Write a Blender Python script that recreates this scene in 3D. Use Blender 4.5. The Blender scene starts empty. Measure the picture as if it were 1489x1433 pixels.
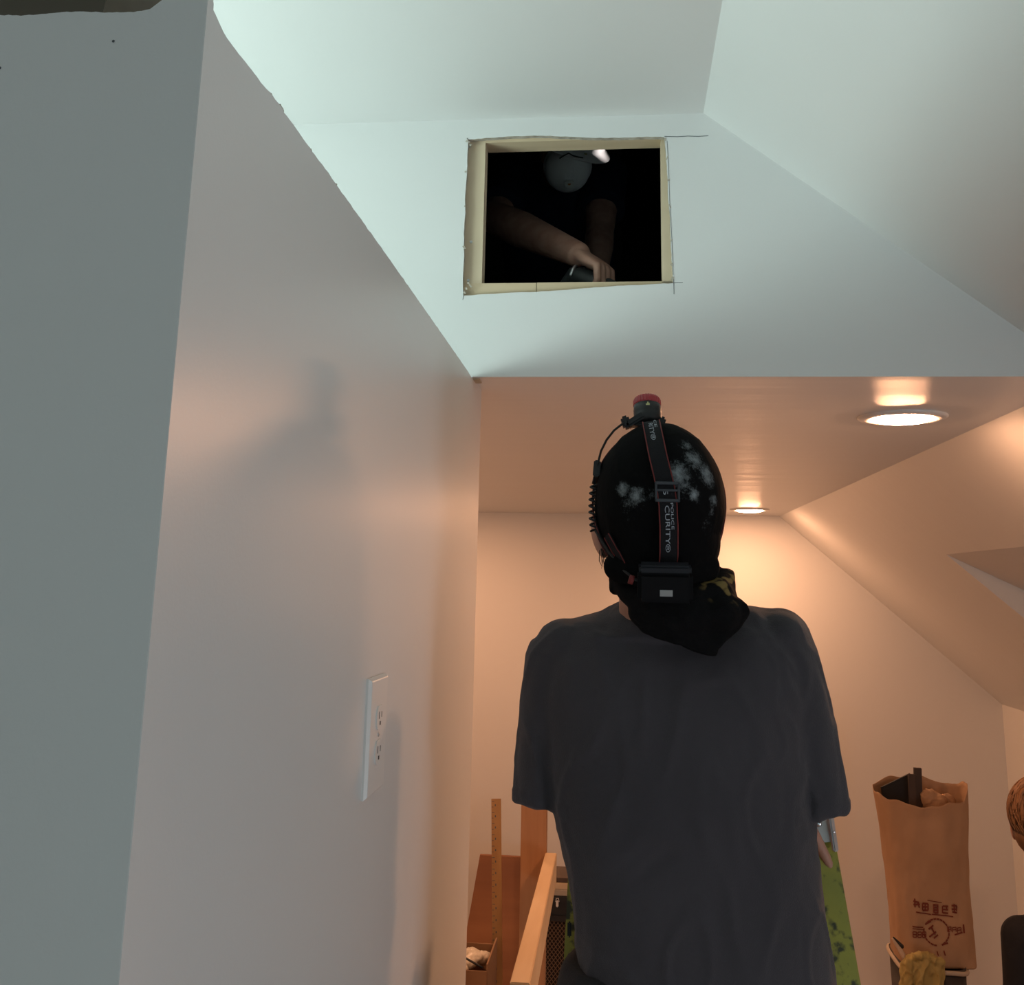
import bpy, bmesh, math, random
from mathutils import Vector, Matrix, noise
random.seed(7)
SC = bpy.context.scene
COL = SC.collection
PI = math.pi

# ------------------------------------------------------------------ camera
CZ = 2.10                                   # height of the lens above the floor
F, CX, CY = 1500.0, 744.5, 530.0            # focal length and principal point (portrait photo, cropped)
CR = Vector((0.99429003, 0.10476614, 0.02028297))
CU = Vector((0.0021183, -0.20941304, 0.97782498))
CF = Vector((-0.10669047, 0.97219866, 0.20843923))
cam = bpy.data.cameras.new('camera')
cam.sensor_fit = 'HORIZONTAL'; cam.sensor_width = 36.0
cam.lens = 36.0 * F / 1489.0
cam.shift_y = -(716.5 - CY) / 1489.0
cam.clip_start = 0.02; cam.clip_end = 100
cam_o = bpy.data.objects.new('camera', cam); COL.objects.link(cam_o)
m3 = Matrix((CR, CU, -CF)).transposed()
cam_o.matrix_world = Matrix.Translation((0, 0, CZ)) @ m3.to_4x4()
SC.camera = cam_o

# ------------------------------------------------------------------ light
W = bpy.data.worlds.new('world'); SC.world = W; W.use_nodes = True
W.node_tree.nodes['Background'].inputs[0].default_value = (0.74, 0.97, 1.0, 1)
W.node_tree.nodes['Background'].inputs[1].default_value = 0.40
vs = SC.view_settings
vs.view_transform = 'Standard'; vs.look = 'None'; vs.gamma = 1.0; vs.exposure = 0.0
vs.use_curve_mapping = False

def area_light(name, loc, aim, sx, sy, power, color):
    l = bpy.data.lights.new(name, 'AREA'); l.shape = 'RECTANGLE'; l.size = sx; l.size_y = sy
    l.energy = power; l.color = color
    o = bpy.data.objects.new(name, l); COL.objects.link(o); o.location = loc
    o.rotation_euler = (Vector(aim) - Vector(loc)).to_track_quat('-Z', 'Y').to_euler()
    return o
# daylight through the window high in the stairwell wall on the left
area_light('window_daylight', (-1.80, 1.00, 2.10), (-0.5, 1.45, 2.85), 0.9, 0.60, 36, (0.80, 1.0, 0.95))
# added cool fill, low at the right, brightening the left wall; no window
area_light('added_cool_fill', (1.95, 0.15, 1.00), (-0.30, 0.75, 1.75), 1.1, 0.9, 22, (0.89, 0.92, 1.0))
# narrow spot added in the attic to light the brim of the worker's hat
wl = bpy.data.lights.new('hat_brim_spot', 'SPOT'); wl.energy = 6; wl.color = (1, 0.93, 0.9)
wl.spot_size = math.radians(16); wl.spot_blend = 0.3; wl.shadow_soft_size = 0.02
wlo = bpy.data.objects.new('hat_brim_spot', wl); COL.objects.link(wlo)
LENS_STRENGTH = 285.0
LENS_COLOR = (1.0, 0.49, 0.26)

# ------------------------------------------------------------------ helpers
def at(px, py, Y):
    """pixel of the photograph -> world point on the plane y = Y"""
    d = CR * ((px - CX) / F) + CU * (-(py - CY) / F) + CF
    d = d * (Y / d.y)
    return Vector((d.x, d.y, d.z + CZ))
def hit(px, py, C, abc):
    """first point of an ellipsoid seen at a pixel, with its outward normal"""
    d = (CR * ((px - CX) / F) + CU * (-(py - CY) / F) + CF).normalized()
    o = Vector((0, 0, CZ)) - C
    o2 = Vector((o.x/abc[0], o.y/abc[1], o.z/abc[2])); d2 = Vector((d.x/abc[0], d.y/abc[1], d.z/abc[2]))
    A = d2.dot(d2); B = 2*o2.dot(d2); Cc = o2.dot(o2) - 1
    q = B*B - 4*A*Cc
    t = (-B - math.sqrt(q))/(2*A) if q > 0 else -B/(2*A)
    p = Vector((0, 0, CZ)) + d*t
    r = p - C
    n = Vector((r.x/abc[0]**2, r.y/abc[1]**2, r.z/abc[2]**2)).normalized()
    return p, n

def N(nt, typ, **kw):
    n = nt.nodes.new(typ)
    for k, v in kw.items(): setattr(n, k, v)
    return n
def mat(name, color, rough=0.6, c2=None, nscale=8.0, nmix=0.5, bump=0.0, bscale=120.0, metallic=0.0,
        stretch=(1, 1, 1), spec=0.5, emit=None, estr=0.0, sheen=0.0, sss=0.0, detail=5.0):
    m = bpy.data.materials.new(name); m.use_nodes = True; nt = m.node_tree
    b = nt.nodes['Principled BSDF']
    b.inputs['Base Color'].default_value = (*color, 1); b.inputs['Roughness'].default_value = rough
    b.inputs['Metallic'].default_value = metallic; b.inputs['Specular IOR Level'].default_value = spec
    if sheen: b.inputs['Sheen Weight'].default_value = sheen
    if sss: b.inputs['Subsurface Weight'].default_value = sss; b.inputs['Subsurface Radius'].default_value = (0.01, 0.004, 0.002)
    if emit: b.inputs['Emission Color'].default_value = (*emit, 1); b.inputs['Emission Strength'].default_value = estr
    tc = N(nt, 'ShaderNodeTexCoord'); mp = N(nt, 'ShaderNodeMapping'); mp.inputs['Scale'].default_value = stretch
    nt.links.new(tc.outputs['Object'], mp.inputs['Vector'])
    if c2 is not None:
        ns = N(nt, 'ShaderNodeTexNoise'); ns.inputs['Scale'].default_value = nscale; ns.inputs['Detail'].default_value = detail
        nt.links.new(mp.outputs[0], ns.inputs['Vector'])
        cr = N(nt, 'ShaderNodeValToRGB'); cr.color_ramp.elements[0].position = 0.5 - nmix/2; cr.color_ramp.elements[1].position = 0.5 + nmix/2
        cr.color_ramp.elements[0].color = (*color, 1); cr.color_ramp.elements[1].color = (*c2, 1)
        nt.links.new(ns.outputs['Fac'], cr.inputs[0]); nt.links.new(cr.outputs[0], b.inputs['Base Color'])
    if bump:
        nb = N(nt, 'ShaderNodeTexNoise'); nb.inputs['Scale'].default_value = bscale; nb.inputs['Detail'].default_value = 3
        nt.links.new(mp.outputs[0], nb.inputs['Vector'])
        bp = N(nt, 'ShaderNodeBump'); bp.inputs['Strength'].default_value = bump; bp.inputs['Distance'].default_value = 0.002
        nt.links.new(nb.outputs['Fac'], bp.inputs['Height']); nt.links.new(bp.outputs[0], b.inputs['Normal'])
    return m
def wood(name, c1, c2, axis='Z', scale=18, rough=0.65):
    st = {'X': (0.08, 1, 1), 'Y': (1, 0.08, 1), 'Z': (1, 1, 0.08)}[axis]
    return mat(name, c1, rough, c2, nscale=scale, nmix=0.5, bump=0.25, bscale=scale*3, stretch=st)
def paint(name, color, rough, wave=0.0):
    """rolled wall paint: fine orange peel plus slow waviness of the board"""
    m = bpy.data.materials.new(name); m.use_nodes = True; nt = m.node_tree; b = nt.nodes['Principled BSDF']
    b.inputs['Roughness'].default_value = rough
    tc = N(nt, 'ShaderNodeTexCoord')
    n0 = N(nt, 'ShaderNodeTexNoise'); n0.inputs['Scale'].default_value = 1.4; n0.inputs['Detail'].default_value = 3
    nt.links.new(tc.outputs['Object'], n0.inputs['Vector'])
    mx = N(nt, 'ShaderNodeMixRGB'); mx.inputs[1].default_value = (*[c*0.97 for c in color], 1); mx.inputs[2].default_value = (*[min(1, c*1.03) for c in color], 1)
    nt.links.new(n0.outputs['Fac'], mx.inputs[0]); nt.links.new(mx.outputs[0], b.inputs['Base Color'])
    n1 = N(nt, 'ShaderNodeTexNoise'); n1.inputs['Scale'].default_value = 260; n1.inputs['Detail'].default_value = 2
    nt.links.new(tc.outputs['Object'], n1.inputs['Vector'])
    b1 = N(nt, 'ShaderNodeBump'); b1.inputs['Strength'].default_value = 0.10; b1.inputs['Distance'].default_value = 0.001
    nt.links.new(n1.outputs['Fac'], b1.inputs['Height'])
    if wave:
        mp = N(nt, 'ShaderNodeMapping'); mp.inputs['Scale'].default_value = (0.5, 5.0, 1.0)
        nt.links.new(tc.outputs['Object'], mp.inputs['Vector'])
        n2 = N(nt, 'ShaderNodeTexNoise'); n2.inputs['Scale'].default_value = 1.6; n2.inputs['Detail'].default_value = 3
        nt.links.new(mp.outputs[0], n2.inputs['Vector'])
        b2 = N(nt, 'ShaderNodeBump'); b2.inputs['Strength'].default_value = wave; b2.inputs['Distance'].default_value = 0.02
        nt.links.new(n2.outputs['Fac'], b2.inputs['Height']); nt.links.new(b1.outputs[0], b2.inputs['Normal'])
        nt.links.new(b2.outputs[0], b.inputs['Normal'])
    else:
        nt.links.new(b1.outputs[0], b.inputs['Normal'])
    return m

PAINT = (0.70, 0.71, 0.70)
M = {}
M['wall'] = paint('wall_paint', PAINT, 0.34)
M['wallm'] = paint('wall_paint_matt', PAINT, 0.55)
M['ceil'] = paint('ceiling_paint', PAINT, 0.30, wave=0.12)
M['gyp'] = mat('torn_gypsum', (0.62, 0.58, 0.50), 0.9, (0.28, 0.24, 0.19), nscale=60, bump=0.8, bscale=180)
M['pine'] = wood('pine_lumber', (0.68, 0.57, 0.41), (0.50, 0.39, 0.26), 'Z')
M['pinex'] = wood('pine_lumber_across', (0.66, 0.54, 0.37), (0.50, 0.38, 0.24), 'X')
M['piney'] = wood('pine_rail', (0.74, 0.55, 0.34), (0.62, 0.43, 0.24), 'Y')
M['red_pine'] = wood('reddish_post', (0.50, 0.27, 0.13), (0.36, 0.17, 0.075), 'Z', 22)
M['ply'] = wood('stained_plywood', (0.30, 0.13, 0.055), (0.17, 0.065, 0.028), 'X', 7)
M['ruler'] = wood('ruler_wood', (0.42, 0.25, 0.10), (0.33, 0.18, 0.07), 'Z', 30)
M['darkwood'] = wood('dark_old_wood', (0.085, 0.055, 0.038), (0.045, 0.028, 0.02), 'Z', 14)
M['plate_wood'] = wood('old_top_plate', (0.16, 0.13, 0.09), (0.07, 0.055, 0.04), 'X', 10)
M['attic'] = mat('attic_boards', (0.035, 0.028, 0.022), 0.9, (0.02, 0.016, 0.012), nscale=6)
M['ink'] = mat('pencil_line', (0.09, 0.10, 0.11), 0.8)
M['black'] = mat('black_plastic', (0.012, 0.013, 0.014), 0.45, bump=0.1)
M['blackm'] = mat('black_rubber', (0.010, 0.010, 0.011), 0.7)
M['white_pl'] = mat('white_plastic', (0.74, 0.74, 0.72), 0.3)
M['steel'] = mat('zinc_steel', (0.55, 0.57, 0.58), 0.35, metallic=0.9, bump=0.2, bscale=60)
M['chrome'] = mat('rivet_metal', (0.75, 0.77, 0.80), 0.2, metallic=1.0)
M['skin'] = mat('skin', (0.50, 0.27, 0.19), 0.55, (0.40, 0.19, 0.13), nscale=25, bump=0.25, bscale=220, sss=0.06)
M['skin2'] = mat('skin_ruddy', (0.52, 0.31, 0.23), 0.5, (0.38, 0.19, 0.14), nscale=30, bump=0.35, bscale=220, sss=0.05)
M['tee'] = mat('charcoal_jersey', (0.060, 0.055, 0.063), 0.92, (0.048, 0.044, 0.051), nscale=5, bump=0.6, bscale=700, sheen=0.15, spec=0.2)
M['navy'] = mat('navy_jersey', (0.012, 0.018, 0.034), 0.95, (0.009, 0.013, 0.024), nscale=5, bump=0.5, bscale=500, spec=0.2)
M['blacktee'] = mat('black_jersey', (0.010, 0.010, 0.012), 0.95, bump=0.5, bscale=500, spec=0.2)
M['denim'] = mat('dark_trousers', (0.030, 0.028, 0.030), 0.95, (0.02, 0.02, 0.022), nscale=9, bump=0.5, bscale=400)
M['shoe'] = mat('boot_leather', (0.10, 0.06, 0.035), 0.6, (0.06, 0.035, 0.02), nscale=12)
M['hair'] = mat('light_brown_hair', (0.22, 0.10, 0.035), 0.6, (0.07, 0.03, 0.012), nscale=30, stretch=(1, 1, 0.25), bump=0.9, bscale=90)
M['hairdark'] = mat('dark_hair', (0.02, 0.014, 0.01), 0.6)
M['eye'] = mat('eye_white', (0.7, 0.7, 0.68), 0.2)

def link(o, parent=None):
    COL.objects.link(o)
    if parent: o.parent = parent
    return o
def tag(o, label=None, cat=None, group=None, kind=None):
    if label: o['label'] = label
    if cat: o['category'] = cat
    if group: o['group'] = group
    if kind: o['kind'] = kind
    return o
def thing(name, loc, label, cat, group=None):
    o = bpy.data.objects.new(name, None); o.empty_display_size = 0.05; o.location = loc; COL.objects.link(o)
    return tag(o, label, cat, group)
def place(o, parent):
    if parent is None: return o
    o.parent = parent
    p = parent; off = Vector((0, 0, 0))
    while p is not None:
        off += p.location; p = p.parent
    # mesh coordinates are world coordinates: cancel the parents' offsets
    o.location = -off
    return o
def mk(name, verts, faces, m, parent=None, smooth=False):
    me = bpy.data.meshes.new(name); me.from_pydata([tuple(v) for v in verts], [], faces); me.update()
    bm = bmesh.new(); bm.from_mesh(me); bmesh.ops.recalc_face_normals(bm, faces=bm.faces); bm.to_mesh(me); bm.free()
    if m: me.materials.append(m)
    if smooth:
        for p in me.polygons: p.use_smooth = True
    o = bpy.data.objects.new(name, me); COL.objects.link(o)
    return place(o, parent)
def frombm(name, bm, m, parent=None, smooth=False):
    bmesh.ops.recalc_face_normals(bm, faces=bm.faces)
    me = bpy.data.meshes.new(name); bm.to_mesh(me); bm.free()
    for mm in (m if isinstance(m, (list, tuple)) else [m]): me.materials.append(mm)
    if smooth:
        for p in me.polygons: p.use_smooth = True
    o = bpy.data.objects.new(name, me); COL.objects.link(o)
    return place(o, parent)
def bm_box(bm, c, s, rot=None, bevel=0.0):
    r = bmesh.ops.create_cube(bm, size=1.0)
    vs_ = r['verts']
    for v in vs_:
        v.co = Vector((v.co.x*s[0], v.co.y*s[1], v.co.z*s[2]))
    if bevel:
        es = list({e for v in vs_ for e in v.link_edges})
        rb = bmesh.ops.bevel(bm, geom=es, offset=bevel, segments=2, affect='EDGES')
        vs_ = list({v for f in rb['faces'] for v in f.verts} | {v for v in vs_ if v.is_valid})
    for v in vs_:
        if rot is not None: v.co = rot @ v.co
        v.co += Vector(c)
    return vs_
def box(name, c, s, m, parent=None, rot=None, bevel=0.0):
    bm = bmesh.new(); bm_box(bm, c, s, rot, bevel)
    return frombm(name, bm, m, parent)
def slab(name, p0, p1, m, parent=None, bevel=0.0):
    c = [(a+b)/2 for a, b in zip(p0, p1)]; s = [abs(b-a) for a, b in zip(p0, p1)]
    return box(name, c, s, m, parent, None, bevel)
def prism(name, poly, f0, f1, m, parent=None):
    """poly: 2D points; f0, f1 map a 2D point to the two faces"""
    n = len(poly)
    v = [f0(*p) for p in poly] + [f1(*p) for p in poly]
    faces = [list(range(n)), list(range(2*n-1, n-1, -1))] + [[i, (i+1) % n, n+(i+1) % n, n+i] for i in range(n)]
    return mk(name, v, faces, m, parent)
def frame(d):
    d = Vector(d).normalized()
    a = Vector((0, 0, 1)) if abs(d.z) < 0.9 else Vector((1, 0, 0))
    x = a.cross(d).normalized(); return x, d.cross(x).normalized()
def bm_tube(bm, pts, rad, n=12, caps=True, round_ends=False, closed=False):
    pts = [Vector(p) for p in pts]
    if not hasattr(rad, '__len__'): rad = [rad]*len(pts)
    rad = list(rad)
    if round_ends:
        P, R_ = [], []
        d0 = (pts[0]-pts[1]).normalized(); d1 = (pts[-1]-pts[-2]).normalized()
        for k in (90, 65, 40, 18):
            a = math.radians(k); P.append(pts[0] + d0*rad[0]*math.sin(a)); R_.append(max(rad[0]*math.cos(a), rad[0]*0.05))
        P += pts; R_ += rad
        for k in (18, 40, 65, 90):
            a = math.radians(k); P.append(pts[-1] + d1*rad[-1]*math.sin(a)); R_.append(max(rad[-1]*math.cos(a), rad[-1]*0.05))
        pts, rad = P, R_
    L = len(pts); rings = []
    x = None
    for i, p in enumerate(pts):
        if closed: t = pts[(i+1) % L] - pts[i-1]
        else: t = pts[min(i+1, L-1)] - pts[max(i-1, 0)]
        t.normalize()
        if x is None: x, y = frame(t)
        else:
            x = (x - t*x.dot(t)); x = x.normalized() if x.length > 1e-6 else frame(t)[0]
            y = t.cross(x).normalized()
        rings.append([bm.verts.new(p + (x*math.cos(2*PI*k/n) + y*math.sin(2*PI*k/n))*rad[i]) for k in range(n)])
    for i in range(L if closed else L-1):
        a, b = rings[i], rings[(i+1) % L]
        for k in range(n): bm.faces.new((a[k], a[(k+1) % n], b[(k+1) % n], b[k]))
    if caps and not closed:
        bm.faces.new(rings[0][::-1]); bm.faces.new(rings[-1])
def tube(name, pts, rad, m, parent=None, n=10, **kw):
    bm = bmesh.new(); bm_tube(bm, pts, rad, n, **kw)
    return frombm(name, bm, m, parent, True)
def bm_ell(bm, c, abc, R=None, u=24, v=16):
    r = bmesh.ops.create_uvsphere(bm, u_segments=u, v_segments=v, radius=1.0)
    for q in r['verts']:
        p = Vector((q.co.x*abc[0], q.co.y*abc[1], q.co.z*abc[2]))
        q.co = (R @ p if R is not None else p) + Vector(c)
def bm_loft(bm, secs, n=40, power=2.3):
    """secs: (centre, half width vector, half depth vector)"""
    rings = []
    for c, wv, dv in secs:
        c, wv, dv = Vector(c), Vector(wv), Vector(dv); ring = []
        for k in range(n):
            a = 2*PI*k/n; ca, sa = math.cos(a), math.sin(a)
            ring.append(bm.verts.new(c + wv*math.copysign(abs(ca)**(2/power), ca) + dv*math.copysign(abs(sa)**(2/power), sa)))
        rings.append(ring)
    for a, b in zip(rings, rings[1:]):
        for k in range(n): bm.faces.new((a[k], a[(k+1) % n], b[(k+1) % n], b[k]))
    bm.faces.new(rings[0][::-1]); bm.faces.new(rings[-1])
def blob(name, build, m, parent=None, voxel=0.006, smooth=4, disp=None, factor=0.6):
    """merge overlapping closed shapes into one continuous smooth surface"""
    bm = bmesh.new(); build(bm)
    bmesh.ops.recalc_face_normals(bm, faces=bm.faces)
    me = bpy.data.meshes.new(name); bm.to_mesh(me); bm.free()
    o = bpy.data.objects.new(name + '_tmp', me); COL.objects.link(o)
    r = o.modifiers.new('r', 'REMESH'); r.mode = 'VOXEL'; r.voxel_size = voxel
    if smooth:
        s = o.modifiers.new('s', 'SMOOTH'); s.iterations = smooth; s.factor = factor
    dg = bpy.context.evaluated_depsgraph_get(); dg.update()
    me2 = bpy.data.meshes.new_from_object(o.evaluated_get(dg))
    bpy.data.objects.remove(o); bpy.data.meshes.remove(me)
    if disp:
        nr = [v.normal.copy() for v in me2.vertices]
        for v, n_ in zip(me2.vertices, nr):
            v.co = v.co + n_*disp(v.co, n_)
    me2.materials.clear(); me2.materials.append(m)
    for p in me2.polygons: p.use_smooth = True
    me2.name = name
    o2 = bpy.data.objects.new(name, me2); COL.objects.link(o2)
    return place(o2, parent)
def S(o): o['kind'] = 'structure'; return o

# ------------------------------------------------------------------ the setting
ZC = 2.50            # flat ceiling of the far room, underside of the gable wall
YH = 1.984           # plane of the gable wall above the opening
YB = 2.104           # its back
YF = 5.92            # far wall
XL = -0.2965         # face of the wall on the left
ZU = 3.05            # upper ceiling
XU = 0.165; XE = 0.866; MF = -0.868
XK = 1.98            # knee wall
def zs(x): return 3.05 - 0.79*(x - XU)           # upper slope
def zf(x): return ZC + MF*(x - XE)               # far slope

floor_m = wood('floor_boards', (0.34, 0.22, 0.13), (0.25, 0.15, 0.085), 'Y', 6, 0.5)
S(slab('floor', (-2.0, -2.6, -0.05), (2.5, YF, 0.0), floor_m))

# wall on the left: its top edge is torn drywall
def wall_left():
    top = []
    pix = [(303, -6), (306, 6), (313, 20), (321, 38), (330, 55), (338, 66), (352, 84), (370, 107), (388, 130), (396, 138), (404, 149),
           (411, 158), (413, 164), (428, 183), (441, 202), (449, 213), (454, 221), (470, 241), (490, 270), (520, 312), (560, 368), (600, 425), (640, 482), (672, 528), (679, 538)]
    for px, py in pix:
        d = CR*((px-CX)/F) + CU*(-(py-CY)/F) + CF
        d = d*(XL/d.x); top.append((d.y, d.z + CZ))
    top = [(0.6445, top[0][1])] + [t for t in top if 0.648 < t[0] < 1.97]
    top += [(1.983, 2.497), (1.984, ZC), (2.122, ZC)]
    # densify with a ragged edge
    pts = []
    for a, b in zip(top, top[1:]):
        n = max(1, int((b[0]-a[0])/0.006)) if b[0] < 1.983 else 1
        for k in range(n):
            t = k/n
            j = noise.noise(Vector(((a[0]+t*(b[0]-a[0]))*60, 3, 0)))*0.0013 if 0 < k else 0
            pts.append((a[0]+t*(b[0]-a[0]), a[1]+t*(b[1]-a[1]) + j))
    pts.append(top[-1])
    poly = [(0.6445, 0.0)] + pts + [(2.122, 0.0)]
    o = S(prism('wall_left', poly, lambda y, z: (XL, y, z), lambda y, z: (XL-0.0127, y, z), M['wall']))
    slab('wall_core', (XL-0.1145, 0.657, 0.0), (XL-0.0129, 2.1215, 2.46), M['plate_wood'], o)
    return o
wl_o = wall_left()
# ragged paper and gypsum crumbs left along the torn edge
bm = bmesh.new()
for px, py, s in ((409, 155, 0.006), (412, 160, 0.005), (450, 215, 0.004), (453, 219, 0.005), (395, 137, 0.004), (490, 268, 0.003)):
    d = CR*((px-CX)/F) + CU*(-(py-CY)/F) + CF
    d = d*(XL/d.x)
    bm_box(bm, (XL-0.001, d.y, d.z+CZ), (0.002, s*0.8, s*0.35), Matrix.Rotation(random.uniform(-.6, .6), 3, 'X'))
frombm('torn_paper', bm, M['gyp'], wl_o)

# face of the same wall turned towards the camera
tp = []
for k in range(0, 61):
    px = -60 + k*6.05
    base = 22 - 0.03*px + 1.6*math.sin(px*0.045) + noise.noise(Vector((px*0.11, 0, 0)))*1.5
    if px > 215: base = 16 - (px-215)*0.75
    p = at(px, base, 0.6445); tp.append((p.x, min(p.z, 2.545)))
x_last = XL
poly = [(-1.95, 0.0), (-1.95, tp[0][1])] + [t for t in tp if t[0] < XL-0.004] + [(XL-0.0005, at(303, -6, 0.6445).z), (XL-0.0005, 0.0)]
wn = S(prism('wall_near', poly, lambda x, z: (x, 0.6442, z), lambda x, z: (x, 0.656, z), M['wallm']))
for px, py, r in ((165, 60, 0.0011), (0, 99, 0.0012)):
    p = at(px, py, 0.644)
    bm = bmesh.new(); bmesh.ops.create_circle(bm, cap_ends=True, segments=10, radius=r, matrix=Matrix.Translation((p.x, 0.6438, p.z)) @ Matrix.Rotation(PI/2, 4, 'X'))
    frombm('nail_hole', bm, M['ink'], wn)
# old lumber plate standing behind the torn edge
pa, pb = at(-80, 30, 0.67), at(236, 4, 0.67)
poly = [(-1.95, pa.z-0.03), (pb.x-0.045, pb.z-0.03), (pb.x-0.04, pb.z+0.015), (pb.x-0.036, 2.62), (-1.95, 2.62)]
tpz = prism('trim_1', poly, lambda x, z: (x, 0.664, z), lambda x, z: (x, 0.755, z), M['plate_wood']); S(tpz)
slab('nailer_board', (-1.95, 0.656, 2.600), (-0.62, 0.80, 2.64), M['plate_wood'], tpz)

# gable wall above the opening, with the access hole cut in the drywall
def gable():
    P = lambda px, py: (lambda v: (v.x, v.z))(at(px, py, YH))
    hole = [P(681, 203), P(700, 201.5), P(725, 199.5), P(750, 198), P(776, 197.3), P(800, 197.8), P(830, 199), P(860, 200.5), P(885, 200.8), P(915, 200), P(940, 199), P(966, 199.5),
            P(968, 215), P(969.5, 240), P(971, 265), P(972, 290), P(974.5, 310), P(975, 340), P(976.5, 370), P(978, 395), P(979, 412),
            P(950, 413.5), P(915, 415), P(880, 417), P(850, 419.5), P(815, 422.5), P(780, 424.5), P(740, 426), P(700, 428.5), P(674, 430),
            P(673, 405), P(675, 370), P(674.5, 340), P(676.5, 310), P(676, 290), P(678.5, 255), P(680, 225)]
    h2 = []
    for i, a in enumerate(hole):
        b = hole[(i+1) % len(hole)]
        for k in range(4):
            t = k/4; j = 0.0006
            h2.append((a[0]+(b[0]-a[0])*t + random.uniform(-j, j), a[1]+(b[1]-a[1])*t + random.uniform(-j, j)))
    outer = [(-1.95, 0.0), (-0.4115, 0.0), (-0.4115, ZC), (XE+0.004, ZC), (XE, zs(XE)), (XU, ZU), (-1.95, ZU)]
    # corners where the ring is cut open into two polygons: join hole to outer by fans
    me = bpy.data.meshes.new('wall_gable')
    bm = bmesh.new()
    for y in (YH, YH+0.0127):
        vo = [bm.verts.new((x, y, z)) for x, z in outer]; vh = [bm.verts.new((x, y, z)) for x, z in h2]
        eo = [bm.edges.new((vo[i], vo[(i+1) % len(vo)])) for i in range(len(vo))]
        eh = [bm.edges.new((vh[i], vh[(i+1) % len(vh)])) for i in range(len(vh))]
        bmesh.ops.triangle_fill(bm, use_beauty=True, use_dissolve=False, edges=eo+eh)
        if y == YH: A, H = vo, vh
        else: B, G = vo, vh
    for a, b in ((A, B), (H, G)):
        for i in range(len(a)):
            f = bm.faces.new((a[i], a[(i+1) % len(a)], b[(i+1) % len(a)], b[i]))
            if a is H: f.material_index = 1
    o = frombm('wall_gable', bm, [M['wall'], M['gyp']])
    for p in o.data.polygons: pass
    return S(o), h2
gb, hole_pts = gable()
# framing round the hole (flat two-by-fours behind the drywall)
y0, y1 = YH+0.0135, YH+0.0525
iL = at(703.5, 300, YH+0.013).x; iR = at(962, 300, YH+0.013).x
zT = at(830, 203.5, YH+0.013).z; zB = at(830, 410.5, YH+0.013).z
zTL = at(705, 207, YH+0.013).z
st1 = slab('stud', (iL-0.089, y0, zB-0.20), (iL, y1, zT+0.15), M['pine'], gb)
st2 = slab('stud', (iR, y0, zB-0.05), (iR+0.089, y1, zT+0.15), M['pine'], gb)
xm = at(780, 418, YH+0.013).x
slab('sill_board', (iL+0.0005-0.05, y0-0.0006, zB-0.085), (xm-0.0006, y1, zB-0.0006), M['pinex'], gb)
slab('sill_board', (xm+0.0006, y0, zB-0.085), (iR+0.05, y1-0.0005, zB), M['pinex'], gb)
prism('head_board', [(iL-0.0, zTL-0.001), (iR+0.0, zT), (iR, zT+0.08), (iL, zT+0.08)], lambda x, z: (x, y0, z), lambda x, z: (x, y1+0.012, z), M['pinex'], gb)
for px, py in ((685, 352), (683, 213), (681, 408)):
    p = at(px, py, y0); bm = bmesh.new()
    bmesh.ops.create_cone(bm, cap_ends=True, segments=14, radius1=0.0036, radius2=0.0024, depth=0.0022, matrix=Matrix.Translation((p.x, y0-0.0004, p.z)) @ Matrix.Rotation(PI/2, 4, 'X'))
    bm_box(bm, (p.x, y0-0.0018, p.z), (0.0038, 0.0008, 0.0008)); bm_box(bm, (p.x, y0-0.0018, p.z), (0.0008, 0.0008, 0.0038))
    frombm('screw', bm, M['steel'], gb)
# torn paper fringe at the corners
bm = bmesh.new()
for px, py in ((682, 207), (684, 211), (679, 205), (681, 412), (678, 420), (684, 416), (676, 426), (967, 203), (970, 230), (972, 262), (974, 300), (976, 350), (977, 385), (978, 405), (676, 300), (677, 250), (675, 360)):
    p = at(px, py, YH)
    bm_box(bm, (p.x, YH-0.0004, p.z), (random.uniform(.002, .005), 0.0015, random.uniform(.003, .009)), Matrix.Rotation(random.uniform(-.7, .7), 3, 'Y'))
frombm('torn_paper', bm, M['gyp'], gb)
# saw overcuts and pencil marks on the drywall
def mark(pts, w=0.0011):
    bm = bmesh.new()
    P = [at(x, y, YH) for x, y in pts]
    for a, b in zip(P, P[1:]):
        d = (b-a); L = d.length; ang = math.atan2(d.z, d.x)
        bm_box(bm, ((a.x+b.x)/2, YH-0.0002, (a.z+b.z)/2), (L, 0.0008, w), Matrix.Rotation(-ang, 3, 'Y'))
    frombm('saw_cut', bm, M['ink'], gb)
mark([(966, 198.5), (985, 199), (1000, 198), (1015, 198.5), (1030, 197.5)])
mark([(979, 411.5), (993, 411)], 0.0009)
mark([(979.5, 405), (980, 428)], 0.0009)
mark([(970, 205), (972, 240), (974, 300), (977, 350), (979, 400)], 0.0006)
mark([(674, 430), (673, 436)], 0.0008)
mark([(681, 203), (679, 201)], 0.0014)

S(mk('ceiling', [(-1.95, YH+0.0128, ZC), (XE, YH+0.0128, ZC), (XE, YF, ZC), (-1.95, YF, ZC), (-1.95, YH+0.0128, ZC+0.02), (XE, YH+0.0128, ZC+0.02), (XE, YF, ZC+0.02), (-1.95, YF, ZC+0.02)],
     [[0, 1, 2, 3], [4, 5, 6, 7], [0, 1, 5, 4], [3, 2, 6, 7], [0, 3, 7, 4]], M['ceil']))
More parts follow.
